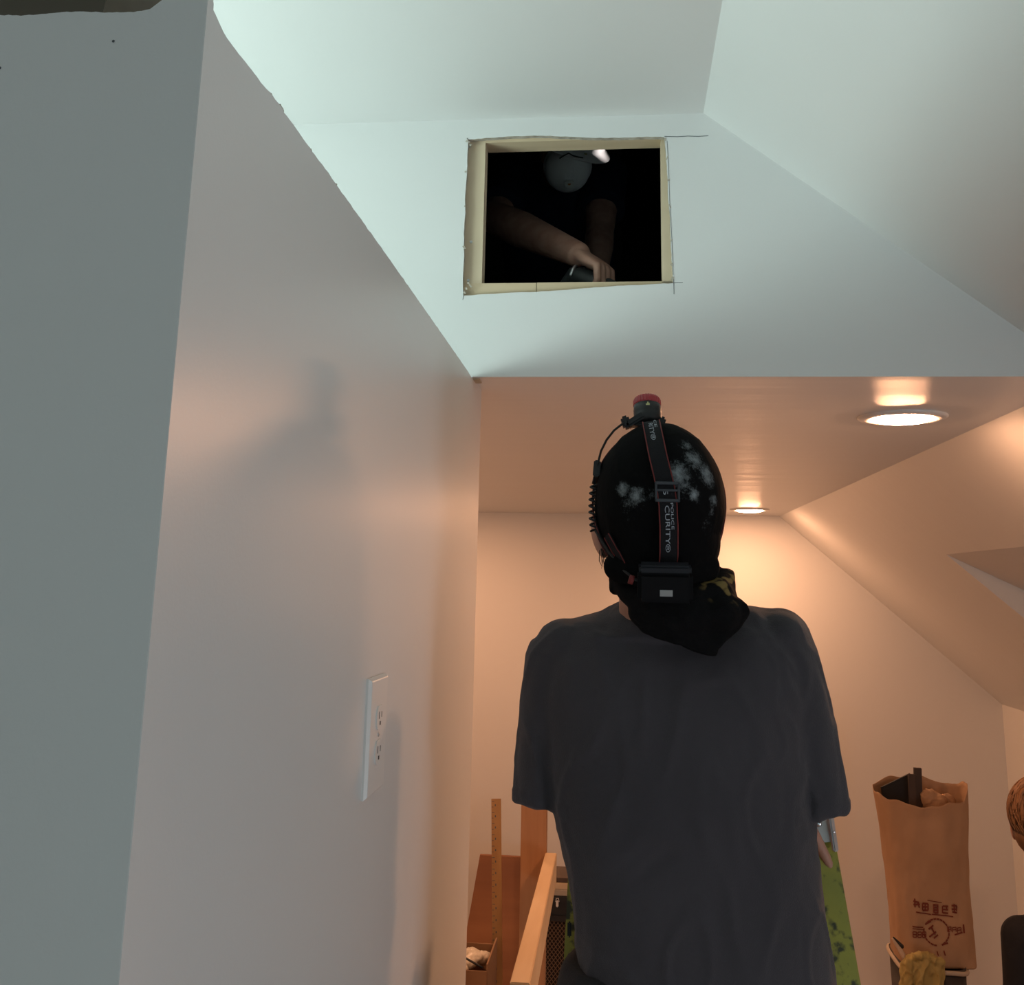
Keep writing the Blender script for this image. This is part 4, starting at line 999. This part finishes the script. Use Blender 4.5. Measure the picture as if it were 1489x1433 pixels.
# ------------------------------------------------------------------ third person at the right edge
p3c = A(1583, 1400, 2.95)
per = thing('person', (p3c.x, 2.95, 0), 'person with light brown hair and black t-shirt, cut off by the right edge', 'person')
H3 = A(1523, 1203, 2.90); f3 = Vector((0.25, 0.93, 0.05)); u3 = Vector((-0.05, -0.05, 1))
def b3(bm):
    head_shapes(bm, H3, f3, u3, 1.0)
    limb(bm, [H3 + Vector((0.015, -0.02, -0.05)), A(1545, 1318, 2.95)], [0.055, 0.062])
    cx_ = p3c.x; zs_ = A(1545, 1345, 2.95).z
    bm_loft(bm, [(Vector((cx_, 2.95, zs_)), Vector((0.13, 0, 0)), Vector((0, 0.06, 0))), (Vector((cx_, 2.95, zs_-0.12)), Vector((0.155, 0, 0)), Vector((0, 0.10, 0))), (Vector((cx_, 2.95, zs_-0.35)), Vector((0.13, 0, 0)), Vector((0, 0.09, 0))), (Vector((cx_, 2.95, zs_-0.52)), Vector((0.15, 0, 0)), Vector((0, 0.10, 0)))], 28)
    for q in (-1, 1):
        s_ = Vector((cx_+q*0.150, 2.95, zs_-0.035)); e_ = s_ + Vector((q*0.02, -0.03, -0.25)); w_ = e_ + Vector((-q*0.01, 0.10, -0.21))
        limb(bm, [s_, s_.lerp(e_, .5), e_], [0.042, 0.040, 0.035]); limb(bm, [e_, e_.lerp(w_, .4), w_], [0.036, 0.034, 0.025]); hand_shapes(bm, w_, (0, 0.3, -0.9), (-q, 0, 0), q, s=0.95)
        h = Vector((cx_+q*0.085, 2.95, zs_-0.50)); k = h + Vector((0, 0.02, -0.32)); a = Vector((k.x, 2.94, 0.08))
        limb(bm, [h, h.lerp(k, .5), k], [0.085, 0.072, 0.053]); limb(bm, [k, k.lerp(a, .35), a], [0.05, 0.05, 0.035])
        limb(bm, [a + Vector((0, -0.03, -0.03)), a + Vector((0, 0.10, -0.04))], [0.032, 0.028])
    b3.z = zs_
blob('body', b3, M['skin'], per, 0.005, 3)
f3n = f3.normalized(); r3 = f3n.cross(u3).normalized(); u3n = r3.cross(f3n)
P3 = lambda x, y, z: H3 + r3*x + f3n*y + u3n*z
eyes(P3, per)
R3 = Matrix((r3, f3n, u3n)).transposed()
def hair3(bm):
    bm_ell(bm, P3(0, -0.022, 0.038), (0.087, 0.100, 0.090), R3, 32, 24); bm_ell(bm, P3(0, -0.038, -0.008), (0.081, 0.075, 0.066), R3, 28, 20)
blob('hair', hair3, M['hair'], per, 0.004, 3, folds(0.0012, 21.0, 30, 18))
bm = bmesh.new(); random.seed(11)
for i in range(620):
    th = random.uniform(0, 2*PI); ph = random.uniform(-0.35, 1.45)
    pts = []; jt = random.uniform(-0.09, 0.13)
    for k in range(4):
        p_ = ph - k*0.16; t_h = th + k*jt
        pts.append(P3(0.090*math.cos(p_)*math.cos(t_h), -0.024 + 0.103*math.cos(p_)*math.sin(t_h), 0.036 + 0.093*math.sin(p_)))
    q = pts[0] - H3
    if q.dot(f3n) > 0.055 and q.dot(u3n) < 0.06: continue
    bm_tube(bm, pts, [0.0012, 0.0014, 0.0012, 0.0004], 4)
tag(frombm('hair_strands', bm, M['hair'], per), kind='stuff')
def tee3(bm):
    cx_ = p3c.x; z = b3.z
    bm_loft(bm, [(Vector((cx_-0.01, 2.95, z+0.035)), Vector((0.075, 0, 0)), Vector((0, 0.07, 0))), (Vector((cx_, 2.95, z+0.005)), Vector((0.145, 0, 0)), Vector((0, 0.085, 0))), (Vector((cx_, 2.95, z-0.12)), Vector((0.172, 0, 0)), Vector((0, 0.118, 0))), (Vector((cx_, 2.95, z-0.35)), Vector((0.155, 0, 0)), Vector((0, 0.11, 0))), (Vector((cx_, 2.95, z-0.54)), Vector((0.170, 0, 0)), Vector((0, 0.12, 0)))], 32)
    for q in (-1, 1):
        s_ = Vector((cx_+q*0.150, 2.95, z-0.040)); e_ = s_ + Vector((q*0.015, -0.02, -0.17)); bm_ell(bm, s_ + Vector((0, 0, 0.005)), (0.052, 0.062, 0.05))
        bm_loft(bm, [(s_, Vector((0.052, 0, 0)), Vector((0, 0.06, 0))), (e_, Vector((0.048, 0, 0)), Vector((0, 0.056, 0)))], 24, 2)
blob('t_shirt', tee3, M['blacktee'], per, 0.006, 4, folds(0.004, 31.0, 9, 6))
def tr3(bm):
    cx_ = p3c.x; z = b3.z
    bm_loft(bm, [(Vector((cx_, 2.95, z-0.46)), Vector((0.155, 0, 0)), Vector((0, 0.108, 0))), (Vector((cx_, 2.95, z-0.58)), Vector((0.165, 0, 0)), Vector((0, 0.115, 0)))], 28)
    for q in (-1, 1):
        h = Vector((cx_+q*0.085, 2.95, z-0.53)); k = Vector((cx_+q*0.085, 2.97, z-0.82)); a = Vector((k.x, 2.94, 0.12)); limb(bm, [h, h.lerp(k, .5), k, k.lerp(a, .5), a], [0.09, 0.084, 0.068, 0.062, 0.058])
blob('trousers', tr3, M['denim'], per, 0.008, 4)
for q in (-1, 1): blob('boot', lambda bm: boot(bm, Vector((p3c.x+q*0.085, 2.94, 0.080)), Vector((0, 1, 0))), M['shoe'], per, 0.006, 3)

# ------------------------------------------------------------------ guard rail, post and boards at left
gr = thing('guard_rail', (-0.30, 3.0, 0), 'pale two-by-four rail running from the grey wall to the reddish post', 'railing')
def oriented(name, a, b_, w, h, m, parent, up=Vector((0, 0, 1)), bev=0.002):
    a, b_ = Vector(a), Vector(b_); d = (b_-a).normalized(); x = d.cross(up).normalized(); z = x.cross(d)
    bm = bmesh.new(); bm_box(bm, (a+b_)/2, (w, (b_-a).length, h), Matrix((x, d, z)).transposed(), bev); return frombm(name, bm, m, parent)
ra = A(801, 1262, 3.70); rb0 = A(763, 1433, 2.30)
t_ = (2.135-3.70)/(rb0.y-3.70); rb = ra + (rb0-ra)*t_
oriented('rail_board', ra, rb, 0.038, 0.089, M['piney'], gr)
pst = thing('post', (A(775, 1300, 3.71).x, 3.72, 0), 'upright reddish-brown wooden post behind the end of the pale rail', 'post')
px_ = A(775, 1300, 3.71).x
slab('post_board', (px_-0.0435, 3.703, 0), (px_+0.0435, 3.741, A(775, 1120, 3.72).z), M['red_pine'], pst, 0.002)
# stained plywood sheet leaning on the far wall
ply = thing('plywood_sheet', (A(726, 1300, 5.7).x, 5.6, 0), 'stained brown plywood sheet leaning on the far wall behind the ruler', 'board')
x0, x1 = A(697, 1247, 5.62).x, A(784, 1247, 5.62).x; zt_ = A(726, 1247, 5.62).z
v = [(x0-0.10, 5.40, 0.002), (x1+0.02, 5.40, 0.002), (x1, 5.64, zt_), (x0, 5.64, zt_)]
prism('plywood_panel', [0, 1, 2, 3] and [(a[0], a[1], a[2]) for a in v], lambda x, y, z: (x, y, z), lambda x, y, z: (x, y+0.018, z+0.002), M['ply'], ply)
# long wooden rule
rl_o = thing('wooden_ruler', (A(721, 1300, 5.2).x, 5.1, 0), 'long thin wooden ruler standing upright in front of the plywood', 'ruler')
ta, tb = A(721.5, 1162, 5.25), A(723.5, 1433, 5.08); bt = tb + (tb-ta)*((0.002-tb.z)/(tb.z-ta.z))
d = (ta-bt); Rr = d.to_track_quat('Z', 'X').to_matrix(); w_ = 0.046
xx = Vector((1, 0, 0)); xx = (xx - d.normalized()*xx.dot(d.normalized())).normalized(); yy = d.normalized().cross(xx); RR2 = Matrix((xx, yy, d.normalized())).transposed()
bm = bmesh.new(); bm_box(bm, (ta+bt)/2, (w_, 0.010, d.length), RR2, 0.001); rb_ = frombm('ruler_blade', bm, M['ruler'], rl_o)
bm = bmesh.new(); nn = 46
for k in range(nn):
    p = bt.lerp(ta, (k+0.5)/nn); L = 0.013 if k % 2 else 0.008
    bm_box(bm, p + RR2 @ Vector((-w_/2+0.002+L/2, -0.0053 if yy.y > 0 else 0.0053, 0)), (L, 0.0006, 0.0022), RR2)
tag(frombm('graduation_marks', bm, M['ink'], rb_), kind='stuff')
bm = bmesh.new()
for k in range(0, nn, 2):
    p = bt.lerp(ta, (k+0.8)/nn); bm_box(bm, p + RR2 @ Vector((-w_/2+0.019, -0.0053 if yy.y > 0 else 0.0053, 0)), (0.005, 0.0006, 0.009), RR2)
tag(frombm('numerals', bm, M['ink'], rb_), kind='stuff')
# dark board at the very edge of the wall
q = A(676, 1206, 4.6); db = thing('dark_board', (q.x-0.03, 4.62, 0), 'narrow dark brown board standing just behind the edge of the grey wall', 'board')
prism('board_face', [(q.x-0.09, 0.0), (q.x-0.012, 0.0), (q.x+0.002, q.z), (q.x-0.09, q.z)], lambda x, z: (x, 4.6, z), lambda x, z: (x, 4.625, z), M['darkwood'], db)
# cardboard carton with plastic sheet and a cable
cq = A(690, 1400, 4.3); ct = thing('cardboard_box', (cq.x, 4.35, 0), 'open cardboard carton with crumpled plastic on top beside the plywood', 'box')
CBM = mat('corrugated_card', (0.30, 0.17, 0.09), 0.85, (0.24, 0.13, 0.065), nscale=9, bump=0.3, bscale=60)
zc = A(690, 1412, 4.2).z; xr_ = A(708, 1412, 4.2).x
bm = bmesh.new()
for c, s_ in ((((xr_-0.20), 4.2, zc/2), (0.40, 0.006, zc)), (((xr_-0.20), 4.5, zc/2), (0.40, 0.006, zc)), ((xr_, 4.35, zc/2+0.012), (0.006, 0.30, zc+0.024)), ((xr_-0.40, 4.35, zc/2), (0.006, 0.30, zc)), ((xr_-0.2, 4.35, 0.005), (0.40, 0.30, 0.006))): bm_box(bm, c, s_)
frombm('carton', bm, CBM, ct)
def plast(bm):
    random.seed(3)
    for i in range(16): bm_ell(bm, (xr_-0.03-random.random()*0.26, 4.235+random.random()*0.20, zc-0.028+random.random()*0.02), (0.035, 0.035, 0.020), None, 12, 8)
ps = thing('plastic_sheet', (xr_-0.15, 4.33, zc), 'crumpled whitish plastic sheet on top of the cardboard carton', 'plastic')
blob('plastic_film', plast, mat('milky_plastic', (0.55, 0.48, 0.38), 0.3, (0.7, 0.65, 0.55), nscale=20), ps, 0.006, 1, folds(0.006, 40, 40, 40))
tag(tube('black_cable', [A(660, 1385, 4.28), A(672, 1391, 4.24), A(686, 1399, 4.22), A(702, 1408, 4.21)], 0.004, M['black'], None, 8), 'black cable lying across the carton beside the plastic sheet', 'cable')
# black mesh crate with odd boards on top
mq = A(805, 1310, 4.6); mz = A(805, 1303, 4.6).z
mc = thing('mesh_crate', (mq.x, 4.7, 0), 'black metal mesh crate between the pale rail and the green ladder', 'crate')
mx0, mx1 = A(775, 1350, 4.6).x, A(842, 1350, 4.6).x
bm = bmesh.new()
for x in (mx0, mx1):
    for y in (4.6, 4.85): bm_box(bm, (x, y, mz/2), (0.018, 0.018, mz))
for z in (0.02, mz-0.012):
    for y in (4.6, 4.85): bm_box(bm, ((mx0+mx1)/2, y, z), (mx1-mx0, 0.016, 0.022))
    for x in (mx0, mx1): bm_box(bm, (x, 4.725, z), (0.016, 0.25, 0.022))
frombm('frame', bm, M['black'], mc)
zb0 = A(805, 1335, 4.6).z
bm = bmesh.new(); bm_box(bm, ((mx0+mx1)/2, 4.603, (mz+zb0)/2), (mx1-mx0-0.01, 0.006, mz-zb0)); bm_box(bm, ((mx0+mx1)/2, 4.596, zb0), (mx1-mx0, 0.012, 0.020)); frombm('front_panel', bm, M['black'], mc)
slab('dark_backing', (mx0+0.01, 4.64, 0.02), (mx1-0.01, 4.645, mz-0.02), M['blackm'], mc)  # black sheet added to stand for the dark inside of the crate
bm = bmesh.new(); L = mx1-mx0; H_ = zb0-0.03
for k in range(-60, 30):
    for sgn in (1, -1):
        xA = mx0 + k*0.016; 
        # clip the diagonal to the panel
        pts = []
        x_a, z_a = (xA, 0.02); x_b, z_b = (xA + H_*0.8, 0.02+H_)
        if sgn < 0: x_a, x_b = mx0+mx1-x_a, mx0+mx1-x_b
        def clip(xa, za, xb, zb_):
            t0_, t1_ = 0.0, 1.0; dx = xb-xa
            for lo, s_ in ((mx0, 1), (mx1, -1)):
                pv = -s_*dx; qv = s_*(xa-lo)
                if abs(pv) < 1e-9: continue
                rr_ = qv/pv
                if pv < 0: t0_ = max(t0_, rr_)
                else: t1_ = min(t1_, rr_)
            return (t0_, t1_) if t0_ < t1_ else None
        c_ = clip(x_a, z_a, x_b, z_b)
        if c_ is None: continue
        a = Vector((x_a+(x_b-x_a)*c_[0], 4.602+sgn*0.001, z_a+(z_b-z_a)*c_[0])); b_ = Vector((x_a+(x_b-x_a)*c_[1], 4.602+sgn*0.001, z_a+(z_b-z_a)*c_[1]))
        dd = b_-a
        if dd.length < 0.01: continue
        bm_tube(bm, [a, b_], 0.0016, 4)
tag(frombm('wire_mesh', bm, mat('rusty_wire', (0.16, 0.10, 0.06), 0.5), mc), kind='stuff')
bm = bmesh.new(); bm_box(bm, A(810, 1316, 4.58) + Vector((0, 0.012, 0)), (0.010, 0.010, 0.026), None, 0.003); bm_tube(bm, [A(808, 1312, 4.59), A(809, 1307, 4.59), A(812, 1307, 4.59), A(813, 1312, 4.59)], 0.0015, 6); frombm('white_latch', bm, M['white_pl'], mc)
ob = []
for i, (z0, th, lab_, m) in enumerate(((mz+0.001, 0.022, 'grey-white offcut board lying flat on the black mesh crate', mat('grey_offcut', (0.38, 0.33, 0.26), 0.7)), (mz+0.0235, 0.022, 'yellowish offcut board, second layer on the black mesh crate', M['pinex']), (mz+0.046, 0.018, 'dark offcut board, topmost on the black mesh crate', M['darkwood']))):
    o = slab('offcut_board', (mx0-0.02, 4.60+i*0.01, z0), (mx1+0.02+i*0.01, 4.80, z0+th), m, None, 0.001); tag(o, lab_, 'board')

# ------------------------------------------------------------------ paper bag of boards, bin and glove at right
YBG = 4.55
bt_, bb_ = 1142, 1412
bag = thing('paper_bag', (A(1345, 1400, YBG).x, YBG, 0.43), 'tall brown paper bag with red print holding dark boards, on a dark bin', 'bag')
PAP = mat('brown_kraft_paper', (0.46, 0.29, 0.175), 0.85, (0.38, 0.23, 0.13), nscale=7, bump=0.5, bscale=30)
bag_rows = [(1394, 1301, 1414), (1375, 1299, 1412), (1330, 1296, 1408), (1280, 1291, 1405), (1230, 1284, 1404), (1185, 1277, 1405), (1150, 1270, 1406)]
def bag_prof(t):
    """0 bottom .. 1 top -> left, right, z"""
    k = t*(len(bag_rows)-1); i = min(int(k), len(bag_rows)-2); u = k-i
    r_ = [bag_rows[i][j]*(1-u)+bag_rows[i+1][j]*u for j in range(3)]
    a, b_ = A(r_[1], r_[0], YBG), A(r_[2], r_[0], YBG); return a.x, b_.x, (a.z+b_.z)/2
def bag_pt(t, s_, off=0.0):
    """s_ in 0..4 round the bag: front, right side, back, left side"""
    xl, xr, z = bag_prof(t); cx_, hw = (xl+xr)/2, (xr-xl)/2; hd = 0.11
    pw = 4.5 - 2.3*t; ang = -3*PI/4 + s_*PI/2
    ca, sa = math.cos(ang), math.sin(ang); x = math.copysign(abs(ca)**(2/pw), ca); y = math.copysign(abs(sa)**(2/pw), sa)
    m_ = max(abs(math.cos(PI/4))**(2/pw), 1e-6)
    nz = noise.noise(Vector((x*2.2, y*2.2, z*6)))*0.010 + noise.noise(Vector((x*5, y*5+3, z*15)))*0.005 - max(0, 0.25-abs(noise.noise(Vector((x*1.6+4, y*1.6, z*5)))))*0.010
    px_ = cx_ + x*hw*(1 + (nz*0.4/hw)) ; py_ = YBG + y*(hd+nz) - (off if sa < 0 else -off)
    dip = 0.0
    if t > 0.80:
        w = (t-0.80)/0.20
        dip = w*(-0.022*(-y) * 1.0 - 0.020*(1-abs(x)) * (1 if y < 0 else -0.7) + (0.035 if x > 0.80 else 0)*max(0, (x-0.8)/0.2) + noise.noise(Vector((x*3, y*3, 9)))*0.012)
    return Vector((px_, py_, z + dip))
bm = bmesh.new(); nT, nS = 44, 96; rings = []
for i in range(nT+1): rings.append([bm.verts.new(bag_pt(i/nT, 4*k/nS)) for k in range(nS)])
for a, b_ in zip(rings, rings[1:]):
    for k in range(nS): bm.faces.new((a[k], a[(k+1) % nS], b_[(k+1) % nS], b_[k]))
bm.faces.new(rings[0])
bo = frombm('paper_wall', bm, PAP, bag, True); sm = bo.modifiers.new('s', 'SOLIDIFY'); sm.thickness = 0.002
# red print: a row of five block glyphs, rules, and a round emblem between lettered wings
RED = mat('faded_red_ink', (0.16, 0.030, 0.016), 0.85)
def bag_uv(px, py):
    t = (A(1345, bag_rows[0][0], YBG).z - A(1345, py, YBG).z)/(A(1345, bag_rows[0][0], YBG).z - A(1345, bag_rows[-1][0], YBG).z)
    # invert x on the front face
    lo, hi = 0.02, 0.98
    X = A(px, py, YBG-0.11).x
    for _ in range(22):
        m_ = (lo+hi)/2
        if bag_pt(t, m_).x < X: lo = m_
        else: hi = m_
    return t, (lo+hi)/2
bm = bmesh.new()
def stroke(x0_, y0_, x1_, y1_, w=1.3):
    dx, dy = x1_-x0_, y1_-y0_; L = math.hypot(dx, dy); nx, ny = -dy/L*w/2, dx/L*w/2; n = max(2, int(L/2.5)+1); prev = None
    for k in range(n):
        u = k/(n-1); x, y = x0_+dx*u, y0_+dy*u; pr = []
        for sg in (-1, 1):
            t, s_ = bag_uv(x+nx*sg, y+ny*sg); pr.append(bm.verts.new(bag_pt(t, s_, 0.0032)))
        if prev: bm.faces.new((prev[0], prev[1], pr[1], pr[0]))
        prev = pr
for gi, gx in enumerate((1325, 1338, 1353, 1367, 1380)):
    gx += 2; y_ = 1287 + (0, 2, 3, 4, 3)[gi]
    for (a0, b0, a1, b1) in (
        [(0, 0, 8, 1), (2, -3, 2, 7), (0, 4, 9, 3), (6, 0, 8, 7)],
        [(0, 0, 8, 0), (0, 0, 0, 8), (8, 0, 8, 8), (0, 4, 8, 4), (0, 8, 8, 8), (4, 0, 4, 8)],
        [(0, 0, 8, 0), (0, 3, 8, 3), (0, 6, 8, 6), (1, 0, 1, 9), (7, 0, 7, 9), (2, 9, 8, 9)],
        [(0, 0, 8, 0), (0, 4, 8, 4), (0, 8, 8, 8), (0, 0, 0, 8), (6, 0, 6, 4)],
        [(0, 0, 8, 0), (4, -2, 4, 8), (0, 4, 8, 4), (8, 0, 7, 6), (1, 7, 8, 8)])[gi]:
        stroke(gx+a0, y_+b0, gx+a1, y_+b1, 2.0)
stroke(1347, 1285, 1368, 1287, 1.0); stroke(1330, 1299, 1352, 1301.5, 1.4); stroke(1353, 1301, 1384, 1302.5, 1.4)
import itertools
C_ = (1360, 1323); 
for k in range(24):
    a0, a1 = 2*PI*k/24, 2*PI*(k+0.85)/24
    if k in (4, 5, 13): continue
    stroke(C_[0]+18*math.cos(a0), C_[1]+17*math.sin(a0), C_[0]+18*math.cos(a1), C_[1]+17*math.sin(a1), 2.0)
for a in ((1349, 1320, 1355, 1314), (1352, 1316, 1358, 1326), (1350, 1330, 1359, 1322), (1356, 1331, 1362, 1326), (1344, 1314, 1352, 1309)): stroke(*a, 2.0)
for x in (1326, 1333, 1340):
    for a in ((0, 0, 5, 0), (0, 0, 0, 7), (5, 0, 5, 7), (0, 7, 5, 7), (0, 3.5, 5, 3.5)): stroke(x+a[0], 1324+a[1], x+a[2], 1324+a[3], 1.4)
stroke(1325, 1317, 1341, 1318, 1.6); stroke(1325, 1320, 1343, 1321, 1.0)
for x in (1376, 1383, 1390):
    for a in ((0, 0, 5, -1), (0, 0, 0, 6), (5, -1, 5, 5), (0, 3, 5, 2)): stroke(x+a[0], 1316+a[1], x+a[2], 1316+a[3], 1.2)
stroke(1386, 1325, 1397, 1321, 1.8); stroke(1399, 1311, 1399.5, 1322, 2.6); stroke(1367, 1339, 1376, 1336, 2.4); stroke(1360, 1347, 1362, 1354, 1.6); stroke(1370, 1346, 1372, 1353, 1.8)
frombm('red_print', bm, RED, bo)
# dark boards standing in the bag
def stick(pts_top, pts_bot, w, th, m, label):
    a, b_ = pts_top, pts_bot; d = (a-b_); x = Vector((1, 0, 0)); x = (x - d.normalized()*d.normalized().x).normalized(); y = d.normalized().cross(x)
    bm = bmesh.new(); bm_box(bm, (a+b_)/2, (w, th, d.length), Matrix((x, y, d.normalized())).transposed(), 0.001); tag(frombm('wood_strip', bm, m), label, 'board')
stick(A(1334, 1117, YBG+0.02), A(1340, 1330, YBG+0.03), 0.030, 0.014, M['darkwood'], 'tallest dark wooden strip sticking out of the paper bag')
stick(A(1325, 1126, YBG+0.00), A(1333, 1330, YBG+0.00), 0.026, 0.012, M['darkwood'], 'shorter dark brown strip left of the tallest one in the paper bag')
zz0 = A(1300, 1300, YBG).z
tri = [(A(1282, 1152, YBG+0.05).x, A(1282, 1143, YBG+0.05).z), (A(1323, 1124, YBG+0.05).x, A(1323, 1124, YBG+0.05).z), (A(1326, 1150, YBG+0.05).x, zz0), (A(1302, 1150, YBG+0.05).x, zz0)]
tri = [(A(1281, 1147, YBG+0.045).x, A(1281, 1145, YBG+0.045).z), (A(1304, 1134, YBG+0.045).x, A(1304, 1134, YBG+0.045).z), (A(1323, 1125, YBG+0.045).x, A(1323, 1125, YBG+0.045).z), (A(1326, 1150, YBG+0.045).x, zz0), (A(1303, 1150, YBG+0.045).x, zz0)]
o = prism('board_offcut', tri, lambda x, z: (x, YBG+0.040, z), lambda x, z: (x, YBG+0.052, z), M['blackm']); tag(o, 'black pointed offcut leaning at the left inside the paper bag', 'board')
def crump(bm):
    for c, r_ in ((A(1352, 1163, YBG+0.01), 0.034), (A(1366, 1170, YBG+0.0), 0.032), (A(1378, 1168, YBG+0.03), 0.030)): bm_ell(bm, c, (r_, r_, r_*1.2))
tag(blob('crumpled_paper', crump, PAP, None, 0.005, 1, folds(0.006, 3, 25, 25)), 'crumpled brown paper inside the paper bag, right of the dark strips', 'paper')
# dark bin with a folded white liner and a work glove over its rim
bz = bag_pt(0, 0.5).z - 0.004
bin_ = thing('waste_bin', (A(1360, 1420, YBG).x, YBG, 0), 'dark grey bin with a folded white rim under the brown paper bag', 'bin')
bx0, bx1 = A(1305, 1405, YBG-0.05).x, A(1414, 1405, YBG-0.16).x
BT = bz + 0.012
bm = bmesh.new(); rings = []
for z, s_ in ((0.0, 0.86), (BT, 1.0), (BT, 0.985), (bz-0.002, 0.975)):
    cx_ = (bx0+bx1)/2; hw = (bx1-bx0)/2*s_; rings.append([bm.verts.new((cx_+math.copysign(abs(math.cos(a))**0.5, math.cos(a))*hw, YBG+math.copysign(abs(math.sin(a))**0.5, math.sin(a))*0.155*s_, z)) for a in [2*PI*k/48 for k in range(48)]])
for a_, c_ in zip(rings, rings[1:]):
    for k in range(48): bm.faces.new((a_[k], a_[(k+1) % 48], c_[(k+1) % 48], c_[k]))
bm.faces.new(rings[0]); bm.faces.new(rings[-1])
frombm('bin_body', bm, mat('dark_grey_bin', (0.035, 0.028, 0.026), 0.7, (0.05, 0.04, 0.036), nscale=40), bin_, True)
rp = [((bx0+bx1)/2+math.copysign(abs(math.cos(a))**0.5, math.cos(a))*((bx1-bx0)/2+0.003), YBG+math.copysign(abs(math.sin(a))**0.5, math.sin(a))*0.158, BT-0.012+0.004*math.sin(3*a)) for a in [2*PI*k/64 for k in range(64)]]
bm = bmesh.new(); bm_tube(bm, rp, 0.008, 8, closed=True); frombm('white_rim', bm, mat('off_white_liner', (0.50, 0.42, 0.33), 0.8, bump=0.4), bin_, True)
bm = bmesh.new(); q0, q1 = A(1298, 1366, YBG-0.17), A(1318, 1398, YBG-0.17); d = q0-q1
bm_tube(bm, [q0, q0.lerp(q1, .5) + Vector((0.002, 0, 0)), q1], [0.004, 0.009, 0.010], 8, round_ends=True); frombm('torn_liner', bm, mat('pale_liner', (0.60, 0.48, 0.38), 0.8), bin_, True)
bm = bmesh.new(); bm_tube(bm, [q0 + Vector((0.004, 0.004, 0.004)), q0.lerp(q1, .45) + Vector((0.012, 0.004, 0.008))], [0.003, 0.008], 8, round_ends=True); frombm('torn_liner', bm, M['black'], bin_, True)
def glove(bm):
    y = YBG-0.185
    bm_loft(bm, [(A(1340, 1389, y), Vector((0.050, 0, 0)), Vector((0, 0.014, 0))), (A(1342, 1400, y-0.004), Vector((0.076, 0, 0)), Vector((0, 0.024, 0))), (A(1341, 1420, y), Vector((0.078, 0, 0)), Vector((0, 0.022, 0))), (A(1338, 1445, y), Vector((0.070, 0, 0)), Vector((0, 0.018, 0))), (A(1336, 1470, y), Vector((0.055, 0, 0)), Vector((0, 0.014, 0)))], 28, 2.6)
    for pts in ([(1323, 1400), (1320, 1430), (1324, 1470)], [(1345, 1398), (1338, 1420), (1334, 1445)], [(1365, 1402), (1362, 1430), (1356, 1470)], [(1352, 1392), (1360, 1399), (1370, 1400)], [(1330, 1392), (1342, 1390), (1350, 1393)]):
        limb(bm, [A(x, y_, y-0.020) for x, y_ in pts], [0.013, 0.014, 0.013], 12)
gl = blob('work_glove', glove, mat('yellowish_glove', (0.44, 0.35, 0.13), 0.8, (0.33, 0.25, 0.08), nscale=18, bump=0.6, bscale=80), None, 0.004, 2, folds(0.009, 14, 22, 12))
tag(gl, 'crumpled yellowish work glove hung over the rim of the dark bin', 'glove')
